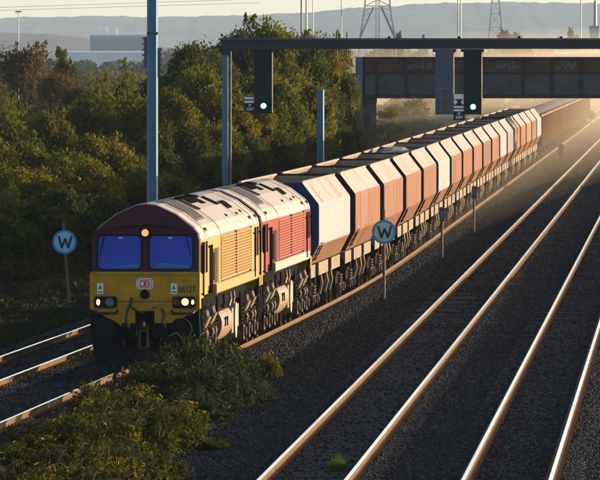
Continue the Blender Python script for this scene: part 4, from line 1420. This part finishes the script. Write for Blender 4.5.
veg('brown', 58, 66, 30, 520, 'lower brown tree right of the large rounded autumn tree', 'tree', 'autumn trees at left')
veg('brown', -6, 82, 26, 470, 'reddish brown bush cut by the left edge', 'tree', 'autumn trees at left')
veg('brown', 75, 78, 24, 500, 'grey brown thicket below the dark round tree', 'tree', 'autumn trees at left')
veg('farB', 62, 40, 12, 1100, 'pale hazy tree left of the blue grey warehouse', 'tree', 'distant trees')
# tall trees behind the gantry
T1 = 'tall dark green tree in the clump behind the gantry post'
T2 = 'leafy tree in the lower front row of the clump between mast and signal'
T3 = 'olive tree in the clump beside the bridge abutment'
for (px, top, hw, Y, k) in ((178, 44, 44, 430, 'treeC'), (205, 26, 42, 440, 'treeC'), (232, 14, 46, 450, 'treeC'), (262, 13, 44, 455, 'treeA'), (290, 21, 42, 470, 'treeC')):
    veg(k, px, top, hw, Y, T1, 'tree', G3)
for (px, top, hw, Y, k) in ((170, 84, 34, 395, 'treeB'), (195, 62, 38, 405, 'treeA'), (222, 80, 36, 400, 'treeB'), (182, 112, 36, 385, 'treeC'), (215, 118, 34, 388, 'treeA'), (245, 90, 36, 410, 'treeB'), (240, 125, 32, 395, 'treeC'), (270, 70, 36, 430, 'treeA'), (268, 118, 30, 412, 'treeC')):
    veg(k, px, top, hw, Y, T2, 'tree', G3)
for (px, top, hw, Y, k) in ((312, 26, 36, 492, 'treeB'), (330, 30, 28, 500, 'treeA'), (300, 60, 36, 462, 'treeB'), (322, 75, 28, 486, 'treeC'), (296, 105, 28, 456, 'treeB'), (343, 66, 20, 500, 'treeB'), (314, 112, 24, 476, 'treeC'), (345, 110, 18, 500, 'treeC')):
    veg(k, px, top, hw, Y, T3, 'tree', G3)
# beyond the bridge
U1 = 'hazy golden bush seen below the bridge, left of the signals'
for (px, top, hw, Y, k) in ((388, 104, 22, 640, 'farB'), (408, 96, 26, 690, 'farA'), (428, 112, 24, 680, 'farB'), (398, 84, 30, 780, 'farB'), (446, 104, 24, 800, 'farA'), (425, 80, 34, 860, 'farA')):
    veg(k, px, top, hw, Y, U1, 'bush', 'bushes beyond the bridge')
U2 = 'pale hazy shrub in the field seen below the bridge right of the signals'
for (px, top, hw, Y, k) in ((478, 90, 26, 1000, 'farB'), (505, 84, 26, 1100, 'farA'), (535, 86, 24, 1150, 'farB'), (560, 84, 24, 1250, 'farB'), (585, 82, 26, 1350, 'farA'), (460, 82, 28, 1080, 'farA'), (615, 78, 28, 1400, 'farB')):
    veg(k, px, top, hw, Y, U2, 'bush', 'bushes beyond the bridge')
for (px, top, hw, Y, k, lab) in ((509, 27, 17, 1900, 'farA', 'rounded hazy tree above the gantry beam, right of the slim pylon'), (520, 30, 12, 1900, 'farA', 'smaller hazy tree leaning on the rounded tree above the beam'),
        (398, 26, 6, 2200, 'farB', 'slender hazy tree at the right foot of the large pylon'), (421, 30, 6, 2200, 'farB', 'small lone hazy tree on the skyline between the two pylons'),
        (573, 25, 8, 2100, 'farA', 'hazy tree left of the blue tower above the beam'), (560, 32, 8, 2100, 'farB', 'low hazy shrub left of the tower tree'),
        (382, 34, 8, 2300, 'farB', 'low hazy shrub below the large pylon'), (480, 34, 12, 2000, 'farB', 'low pale shrub left of the slim pylon foot')):
    veg(k, px, top, hw, Y, lab, 'tree', 'distant trees')

# far woods that read as one mass
def wood(name, label, Y, pa, pb, top, n, leafm, seed):
    g = np.random.default_rng(seed)
    c = []
    for i in range(n):
        px = pa + (pb - pa) * g.random()
        hh = gz(top, Y) * (.55 + .5 * g.random()) + .8
        w = hh * .5
        k = 420
        d = g.normal(size=(k, 3)); d /= np.linalg.norm(d, axis=1)[:, None]
        c.append(np.array([gx(px, Y), Y + g.normal() * 12, hh * .52 - .8]) + d * np.array([w, w, hh * .5]) * (.6 + .4 * g.random(k))[:, None])
    v, q = leaf_quads(np.concatenate(c), .5 * Y / 1800, g, 1.2)
    o = link(name, np_mesh(name, v, q, M[leafm]))
    tag(o, label, 'wood', kind='stuff')
wood('distant_wood', 'hazy belt of far trees below the sheds', 1500, -80, 170, 70, 80, 'leafolive', 3)
wood('distant_wood', 'hazy belt of far trees behind the bridge parapet', 1700, 300, 700, 52, 120, 'leafolive', 4)
wood('distant_wood', 'far tree belt below the brown ridge', 2900, -60, 180, 60, 70, 'leafdark', 5)
wood('distant_wood', 'far tree belt at foot of the hills', 3600, 150, 720, 46, 90, 'leafolive', 6)

# grass verge left of the tracks
def grass_patch(name, label, fnx, y0, y1, xa, xb, n, hgt, matn, seed, base):
    g = np.random.default_rng(seed)
    y = y0 + (y1 - y0) * g.random(n)
    c = np.array([fnx(a) for a in y])
    o_ = xa + (xb - xa) * g.random(n)
    x = c + o_
    z = np.interp(o_, base[0], base[1])
    cl = vnoise(x * .9, y * .25, seed)
    h = hgt * (.3 + 1.3 * cl * g.random(n))
    a = g.random(n) * 6.28
    dx, dy = np.cos(a) * .016, np.sin(a) * .016
    lx, ly = g.normal(size=n) * .22 * h, g.normal(size=n) * .22 * h
    v = np.stack([np.stack([x - dx, y - dy, z - .05], 1), np.stack([x + dx, y + dy, z - .05], 1), np.stack([x + lx, y + ly, z + h], 1)], 1).reshape(-1, 3)
    q = np.arange(3 * n).reshape(n, 3)
    o = link(name, np_mesh(name, v, q, M[matn]))
    tag(o, label, 'grass', kind='stuff')
    return o
def herb_patch(name, label, n, seed):
    g = np.random.default_rng(seed)
    y = 212 + 118 * g.random(n)
    o_ = -15.5 + 9.0 * g.random(n)
    x = np.array([TRACKS['train'](a) for a in y]) + o_
    z = np.interp(o_, [-16, -9, -7.2, -6.4], [-.2, -.5, -.62, -.5])
    hum = vnoise(x * 1.3, y * .35, seed) * .7 + vnoise(x * 3.1, y * .9, seed + 2) * .3
    hh = (.08 + .75 * hum ** 1.6) * np.interp(o_, [-15.5, -9, -6.9, -6.4], [1.5, 1.0, .5, .15])
    c = np.stack([x, y, z + hh * g.random(n) ** .6], 1)
    v, q = leaf_quads(c, .075, g, 2.4, up=np.array([0, 0, .5]))
    o = link(name, np_mesh(name, v, q, M['grass']))
    tag(o, label, 'grass', kind='stuff')
herb_patch('verge_grass', 'rough dark grass and herbs on the verge left of the tracks', 110000, 8)

# weeds in the foreground, right of the train's track
def weed_proto(name, h, w, seed, leafm, n=9000, leaf=.042, stems=70):
    t = empty(name)
    g = np.random.default_rng(seed)
    gp_ = random.Random(seed)
    b = MB().use(M['stem'])
    pts, dirs = [], []
    for s in range(stems):
        a, r = gp_.random() * 6.28, w * math.sqrt(gp_.random())
        x, y = r * math.cos(a), r * math.sin(a)
        hh = h * (.3 + .8 * gp_.random() ** 1.4) * (1 - .5 * (r / w) ** 2)
        bx_, by_ = gp_.gauss(0, .22) * hh, gp_.gauss(0, .22) * hh
        b.tube((x, y, -.1), (x + bx_ * .4, y + by_ * .4, hh * .55), .011, .008, 4, False)
        b.tube((x + bx_ * .4, y + by_ * .4, hh * .55), (x + bx_, y + by_, hh), .008, .004, 4, False)
        k = n // stems
        tt = .12 + .9 * g.random(k)
        c = np.stack([x + bx_ * tt ** 1.5, y + by_ * tt ** 1.5, hh * tt], 1)
        out = g.normal(size=(k, 3)) * np.array([.09, .09, .04])
        pts.append(c + out); 
    for s in range(9):
        a, r = gp_.random() * 6.28, w * .8 * math.sqrt(gp_.random())
        x, y = r * math.cos(a), r * math.sin(a)
        L_, b_ = h * gp_.uniform(.7, 1.15), gp_.uniform(0, 6.28)
        px_ = [(x + math.cos(b_) * L_ * .55 * (k / 5) ** 1.6, y + math.sin(b_) * L_ * .55 * (k / 5) ** 1.6, L_ * math.sin(1.9 * k / 5) * .95) for k in range(6)]
        b.path(px_, .0045, 4)
    c = np.concatenate(pts)
    v, q = leaf_quads(c, leaf, g, 2.7, up=np.array([0, 0, -.15]))
    link('leaves', np_mesh('leaves', v, q, M[leafm]), t)
    b.build('stems', None, t)
    return t
WP = [weed_proto('weed_clump', 1.0, .85, 61, 'weed'), weed_proto('weed_clump', 1.0, .8, 62, 'weeddark'), weed_proto('weed_clump', 1.0, .9, 63, 'weed', n=10000)]
wu = [0, 0, 0]
def weed(k, px, py, hm, wm, label, group):
    Y = CAM_H * F / (py - HOR)
    o = WP[k] if wu[k] == 0 else copy_tree(WP[k])
    wu[k] += 1
    o.location = (gx(px, Y), Y, -.25)
    o.scale = (wm, wm, hm)
    o.rotation_euler = (0, 0, rp_.uniform(0, 6.28))
    tag(o, label, 'weeds', group)
g1 = 'weeds in the lower left corner'
wl1 = 'sunlit-gold leafy weed clump in the lower left corner beside the rusty rail'
for (px, py, h, w) in ((5, 470, .65, 1.0), (40, 478, .8, 1.0), (75, 478, .9, 1.0), (110, 482, .9, .95), (140, 470, .75, .9), (25, 452, .6, .9), (60, 450, .85, 1.0), (98, 448, .95, 1.0), (130, 445, 1.0, 1.0), (160, 440, .9, .9), (85, 430, .9, .9), (115, 425, 1.0, .95), (150, 420, 1.0, 1.0), (105, 408, .8, .8), (175, 425, .8, .8), (48, 432, .55, .8), (20, 492, .8, 1.0), (60, 500, .9, 1.0), (100, 505, .9, 1.0)):
    weed(random.choice((0, 2)), px, py, h, w, wl1, g1)
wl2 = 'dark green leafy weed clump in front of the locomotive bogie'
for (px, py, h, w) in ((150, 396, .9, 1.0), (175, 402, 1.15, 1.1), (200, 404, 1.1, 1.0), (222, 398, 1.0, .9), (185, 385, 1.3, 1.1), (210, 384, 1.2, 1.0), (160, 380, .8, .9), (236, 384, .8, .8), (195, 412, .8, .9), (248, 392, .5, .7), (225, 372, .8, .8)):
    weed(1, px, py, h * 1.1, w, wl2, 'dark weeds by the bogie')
weed(0, 267, 368, .65, .38, 'thin lone straggling weed on the ballast right of the dark weeds', 'lone weeds on the ballast')
weed(0, 214, 440, .3, .3, 'tiny brown weed alone on the ballast at lower centre', 'lone weeds on the ballast')
weed(0, 128, 366, .32, .5, 'low rusty sprigs at the foot of the snowplough', 'lone weeds on the ballast')
ORDN = ['leftmost', 'second from left', 'third from left', 'fourth from left', 'fifth from left', 'sixth from left', 'seventh from left', 'eighth from left', 'ninth from left', 'tenth from left', 'eleventh from left', 'twelfth from left']
def name_rows(label, stem, rows):
    # things with one label are told apart by their row and their place in it
    obs = sorted([o for o in COL.objects if o.get('label') == label], key=lambda o: -o.location.y)
    per = math.ceil(len(obs) / len(rows))
    for k, row in enumerate(rows):
        for i, o in enumerate(sorted(obs[k * per:(k + 1) * per], key=lambda o: o.location.x / o.location.y)):
            o['label'] = '%s%s, %s' % (stem, row, ORDN[i])
name_rows(wl1, 'sunlit-gold weed clump in the lower left corner', [', farthest row', ', middle row', ', nearest row'])
name_rows(wl2, 'dark green weed clump in front of the bogie', [', far row', ', near row'])
name_rows(LB1, 'dark leafy bush in front row of scrub above the verge', [''])
name_rows(LB2, 'olive green bush in the middle band of scrub at left', [', back row', ', front row'])
name_rows(LB3, 'golden tipped bush in the upper band of scrub at left', [''])
name_rows(T1, 'tall dark green tree in the clump behind gantry post', [''])
name_rows(T2, 'leafy tree low in the clump between mast and signal', [', back row', ', front row'])
name_rows(T3, 'olive tree in the clump beside the bridge abutment', [', back row', ', front row'])
name_rows(U1, 'hazy golden bush seen below bridge, left of signals', [''])
name_rows(U2, 'pale hazy shrub seen below bridge, right of signals', [''])

# tuft between the rails
t = empty('grass_tuft', (gx(338, 161.5), 161.5, -.22)); tag(t, 'small green grass tuft between the rails at bottom centre', 'grass tuft')
g = np.random.default_rng(5)
n = 420
a = g.random(n) * 6.28; r_ = .11 * np.sqrt(g.random(n)); h_ = .42 * (.5 + .5 * g.random(n)) * (1.1 - r_ / .2)
x, y = r_ * np.cos(a), r_ * np.sin(a)
tip = np.stack([x * 1.7 + g.normal(size=n) * .035, y * 1.7, h_], 1)
v = np.stack([np.stack([x - .008, y, 0 * x], 1), np.stack([x + .008, y, 0 * x], 1), tip], 1).reshape(-1, 3)
M['tuft'] = leafmat('tuft_grass_blades', [(0.04, 0.10, 0.015), (0.07, 0.15, 0.02), (0.16, 0.2, 0.03)], .4)
link('blades', np_mesh('blades', v, np.arange(3 * n).reshape(n, 3), M['tuft']), t)

# ------------------------------------------------------------------ far buildings, pylons, masts
def shed(label, px0, px1, top, Y, m_, roofm, win, base=-1.5, depth=20):
    t = empty('industrial_shed', (gx((px0 + px1) / 2, Y), Y, base)); tag(t, label, 'building', 'far industrial buildings')
    hw = (px1 - px0) / 2 * Y / F
    h = gz(top, Y) - base
    MB().use(m_).box(-hw, hw, 0, depth, 0, h * .93).build('wall', None, t)
    MB().use(roofm).add([(-hw * 1.01, -.3, h * .932), (hw * 1.01, -.3, h * .932), (hw * 1.01, depth / 2, h), (-hw * 1.01, depth / 2, h), (hw * 1.01, depth, h * .932), (-hw * 1.01, depth, h * .932)], [(0, 1, 2, 3), (3, 2, 4, 5), (1, 4, 2), (0, 3, 5)]).build('roof', None, t)
    for i in range(win):
        x_ = -hw + 2 * hw * (i + .5) / win
        MB().use(M['winglass']).box(x_ - hw / win * .35, x_ + hw / win * .35, -.06, .02, h * .55, h * .78).build('window', None, t)
    return t
shed('long white low shed in the hazy distance at left', 64, 146, 51, 4600, M['shed'], M['shed'], 0)
shed('large plain blue grey warehouse above the white shed', 90, 148, 35, 6500, M['depot'], M['depot'], 0)
shed('small bright white building on the skyline, left of the block on the hillside', 92, 97, 29, 13000, M['shed'], M['shed'], 2, base=-2)
shed('bright white block on the far hillside left of the mast', 99, 107, 26.5, 13000, M['shed'], M['shed'], 3, base=-2)
shed('pale narrow block on the far hillside between white block and mast', 112, 117, 28, 13000, M['shed'], M['shed'], 2, base=-2)
shed('pale wide low building half hidden by the tall mast', 124, 150, 32, 13000, M['shed'], M['shed'], 5, base=-2)
shed('long grey building seen between gantry beam and bridge at right', 556, 640, 50, 1500, M['grey'], M['shed'], 8)

def lattice(b, x0, x1, z0, w0, w1, z1, n, r):
    """tapered four-legged lattice about x0 (base) .. x1 (top)"""
    def leg(k, f_):
        w = w0 + (w1 - w0) * f_
        sx, sy = ((-1, -1), (1, -1), (1, 1), (-1, 1))[k]
        return (x0 + (x1 - x0) * f_ + sx * w / 2, sy * w / 2, z0 + (z1 - z0) * f_)
    for k in range(4):
        b.tube(leg(k, 0), leg(k, 1), r, r, 4)
    for i in range(n):
        f0, f1 = i / n, (i + 1) / n
        for k in range(4):
            j = (k + 1) % 4
            b.tube(leg(k, f0), leg(j, f1), r * .6, r * .6, 3)
            b.tube(leg(j, f0), leg(k, f1), r * .6, r * .6, 3)
            b.tube(leg(k, f1), leg(j, f1), r * .6, r * .6, 3)

Y = 1500.0
t = empty('pylon', (gx(377.5, Y), Y, -1.5)); tag(t, 'large lattice electricity pylon rising above the gantry beam', 'pylon', 'electricity pylons')
b = MB().use(M['pylon'])
sc_ = Y / F
z38, z7 = gz(38, Y) + 1.5, gz(6, Y) + 1.5
for s in (-1, 1):
    for d in (-1, 1):
        b.tube((s * 21 * sc_, d * 3, 0), (s * 17.5 * sc_, d * 2.6, z38), .13, n=5)
        b.tube((s * 17.5 * sc_, d * 2.6, z38), (s * 12.5 * sc_, d * 1.9, z7), .12, n=5)
        b.tube((s * 17.5 * sc_, d * 2.6, z38), (s * 4 * sc_, d * 1.9, z7 - .2), .16, n=5)
        b.tube((s * 12.5 * sc_, d * 1.9, z7), (s * 9 * sc_, d * 1.2, z7 + 16), .12, n=5)
    b.tube((s * 12.5 * sc_, -1.9, z7), (s * 12.5 * sc_, 1.9, z7), .08, n=4)
for d in (-1, 1):
    b.tube((-12.5 * sc_, d * 1.9, z7), (12.5 * sc_, d * 1.9, z7), .08, n=4)
    for i in range(8):
        z0, z1 = z7 + i * 2, z7 + i * 2 + 2
        w0, w1 = (12.5 - 3.5 * i / 8) * sc_, (12.5 - 3.5 * (i + 1) / 8) * sc_
        b.tube((-w0, d * 1.6, z0), (w1, d * 1.5, z1), .06, n=3); b.tube((w0, d * 1.6, z0), (-w1, d * 1.5, z1), .06, n=3)
for i in range(6):
    f_ = i / 6
    for s in (-1, 1):
        xa = s * (17.5 - 5 * f_) * sc_; xb_ = s * (17.5 - 13.5 * f_) * sc_
        z_ = z38 + (z7 - z38) * f_
        b.tube((xa, -2.4, z_), (xb_, -2.2, z_ + .6), .05, n=3)
b.build('lattice', None, t)
c_ = MB().use(M['pylon'])
for s in (-1, 1): c_.tube((0, 0, z7 + 14), (s * 7, 0, z7 + 13.5), .15, n=4)
c_.build('cross_arm', None, t)
t = empty('lattice_mast', (gx(377.5, 1380), 1380, -1.5)); tag(t, 'narrow lattice mast standing in the middle of the large pylon', 'mast', 'distant masts')
b = MB().use(M['pylon']); lattice(b, 0, 0, 0, .65, .5, gz(-30, 1380) + 1.5, 26, .05); b.build('lattice', None, t)
Y = 3000.0
t = empty('pylon', (gx(495.5, Y), Y, -1.5)); tag(t, 'slim pale pylon on the skyline above the rounded tree', 'pylon', 'electricity pylons')
b = MB().use(M['pylon']); lattice(b, 0, 0, 0, 7.0, 2.4, gz(0, Y) + 1.5, 6, .16); lattice(b, 0, 0, gz(0, Y) + 1.5, 2.4, 1.2, gz(-60, Y), 8, .12); b.build('lattice', None, t)
c_ = MB().use(M['pylon'])
for s in (-1, 1): c_.tube((0, 0, gz(-20, Y) + 1.5), (s * 5, 0, gz(-20, Y) + 1.2), .15, n=4)
c_.build('cross_arm', None, t)
for (px, Y, w, lab) in ((301.5, 1600, .22, 'left of two tall pale poles above the tree crowns'), (306.5, 1600, .22, 'right of two tall pale poles above the tree crowns'), (313, 1700, .12, 'thin pale pole right of the pair of poles'),
        (341.5, 1500, .10, 'thin tall pole left of the large pylon'), (457.8, 1400, .11, 'left of two thin poles above the right signal'), (460.8, 1400, .11, 'right of two thin poles above the right signal'), (581, 1800, .16, 'thin pole with a small head left of the blue tower')):
    t = empty('tall_pole', (gx(px, Y), Y, -1.5)); tag(t, lab, 'pole', 'distant tall poles')
    top = gz(-25 if px != 581 else -2, Y) + 1.5
    MB().use(M['pylon']).tube((0, 0, 0), (0, 0, top), w, w * .8, 6).build('shaft', None, t)
    MB().use(M['pylon']).box(-w * 4, w * 4, -.1, .1, top, top + .4).build('head', None, t)
Y = 1300.0
t = empty('floodlight_mast', (gx(18.5, Y), Y, -1.5)); tag(t, 'thin floodlight mast with flat head above the autumn tree', 'mast', 'distant masts')
MB().use(M['pylon']).tube((0, 0, 0), (0, 0, gz(12.5, Y) + 1.5), .09, .07, 6).build('shaft', None, t)
MB().use(M['pylon']).box(-.45, .45, -.2, .2, gz(12.5, Y) + 1.5, gz(11, Y) + 1.5).build('lamp_head', None, t)
Y = 2400.0
t = empty('industrial_tower', (gx(594, Y), Y, -1.5)); tag(t, 'pale blue boxed tower with slim stack at the right edge', 'tower')
z1, z2, z3 = gz(38, Y) + 1.5, gz(26, Y) + 1.5, gz(1.5, Y) + 1.5
MB().use(M['towerblue']).tube((0, 0, 0), (0, 0, z1), .5, .5, 8).build('support', None, t)
MB().use(M['towerblue']).add([(-.6, -.6, z1 - .6), (.6, -.6, z1 - .6), (.6, .6, z1 - .6), (-.6, .6, z1 - .6), (-1.25, -1.25, z1 + .5), (1.25, -1.25, z1 + .5), (1.25, 1.25, z1 + .5), (-1.25, 1.25, z1 + .5), (-1.25, -1.25, z2), (1.25, -1.25, z2), (1.25, 1.25, z2), (-1.25, 1.25, z2)],
    [(0, 1, 5, 4), (1, 2, 6, 5), (2, 3, 7, 6), (3, 0, 4, 7), (4, 5, 9, 8), (5, 6, 10, 9), (6, 7, 11, 10), (7, 4, 8, 11), (8, 9, 10, 11)]).build('tank_box', None, t)
MB().use(M['pylon']).tube((.3, 0, z2), (.3, 0, z3), .5, .42, 10).build('stack', None, t)
MB().use(M['pylon']).tube((.3, 0, z3), (.3, 0, z3 + .4), .25, .2, 8).build('cap', None, t)
for (ya, yb, lab) in ((7.5, 1.0, 'upper faint power cable across the top left sky'), (10.5, 4.5, 'lower faint power cable across the top left sky')):
    b = MB().use(M['wire'])
    pts = []
    for i in range(25):
        px = -60 + 320 * i / 24
        yy = ya + (yb - ya) * (px + 0) / 200 
        pts.append((gx(px, 900), 900, gz(yy + .00012 * (px - 100) ** 2 * 0, 900)))
    b.path(pts, .022, 4)
    o = b.build('power_cable', None); tag(o, lab, 'cable', 'power cables')

# ------------------------------------------------------------------ haze
m, nt, p = newmat('pale_haze')
nt.nodes.remove(p)
pv = nt.nodes.new('ShaderNodeVolumePrincipled')
pv.inputs['Color'].default_value = (0.62, 0.80, 1.0, 1)
pv.inputs['Density'].default_value = 3.6e-5
pv.inputs['Anisotropy'].default_value = -0.1
nt.links.new(pv.outputs[0], nt.nodes['Material Output'].inputs['Volume'])
hz = MB().box(-3200, 3200, -70, 20500, -8.0, 150).build('haze', m)
tag(hz, 'pale evening haze lying over the whole landscape', 'haze', kind='stuff')

# dust raised by the train: a thin wide veil and a denser core, hanging low beside its far half
def dust(label, y0, ymax, wn, wf, hn, hf, dens):
    m, nt, p = newmat('golden_dust')
    nt.nodes.remove(p)
    pv = nt.nodes.new('ShaderNodeVolumePrincipled')
    pv.inputs['Color'].default_value = (1.0, 0.84, 0.62, 1)
    pv.inputs['Density'].default_value = dens
    pv.inputs['Anisotropy'].default_value = 0.35
    nt.links.new(pv.outputs[0], nt.nodes['Material Output'].inputs['Volume'])
    v, f_ = [], []
    NS, NR = 20, 36
    for i in range(NR + 1):
        u = i / NR
        Y = y0 + (ymax - y0) * u
        k = max(.012, min(1, u / .3)) ** 1.2
        k2 = min(1, max(.03, (1 - u) / .12))
        c = TRACKS['train'](Y) + 1.5
        wide = (wn + (wf - wn) * float(np.clip((Y - 500) / 250, 0, 1))) * k * k2
        high = (hn + (hf - hn) * float(np.clip((Y - 530) / 300, 0, 1))) * k * k2
        for j in range(NS):
            a = math.pi * 2 * j / NS
            v.append((c + wide * math.cos(a), Y, .5 + (high * math.sin(a) if math.sin(a) > 0 else 1.5 * k * k2 * math.sin(a))))
    for i in range(NR):
        for j in range(NS):
            f_.append((i * NS + j, i * NS + (j + 1) % NS, (i + 1) * NS + (j + 1) % NS, (i + 1) * NS + j))
    f_ += [tuple(range(NS)), tuple(NR * NS + j for j in range(NS))]
    d = MB(); d.add(v, f_)
    tag(d.build('dust_cloud', m), label, 'dust', kind='stuff')
dust('thin golden veil of dust along the train and under the bridge', 270, 1650, 10.0, 38.0, 5.0, 9.5, 6e-4)
dust('denser golden dust hanging low beside the far wagons', 340, 1500, 5.0, 26.0, 3.4, 7.5, 9e-4)

# two scraps lying on the ballast near the bogies
for (px, py, mt, nm, lab, cat) in ((269, 345.5, 'terra', 'brick_fragment', 'small orange brick fragment on the ballast behind the straggling weed', 'rubble'), (281, 358, 'black', 'scrap_block', 'small black block on the ballast right of the straggling weed', 'scrap')):
    Y = CAM_H * F / (py - HOR)
    b = MB().use(M[mt]).add([(-.11, -.06, -.26), (.12, -.07, -.26), (.10, .07, -.26), (-.1, .06, -.26), (-.1, -.05, -.15), (.09, -.06, -.17), (.1, .05, -.14), (-.08, .06, -.16)], [(3, 2, 1, 0), (4, 5, 6, 7), (0, 1, 5, 4), (1, 2, 6, 5), (2, 3, 7, 6), (3, 0, 4, 7)])
    o = b.build(nm, None, loc=(gx(px, Y), Y, 0)); tag(o, lab, cat)
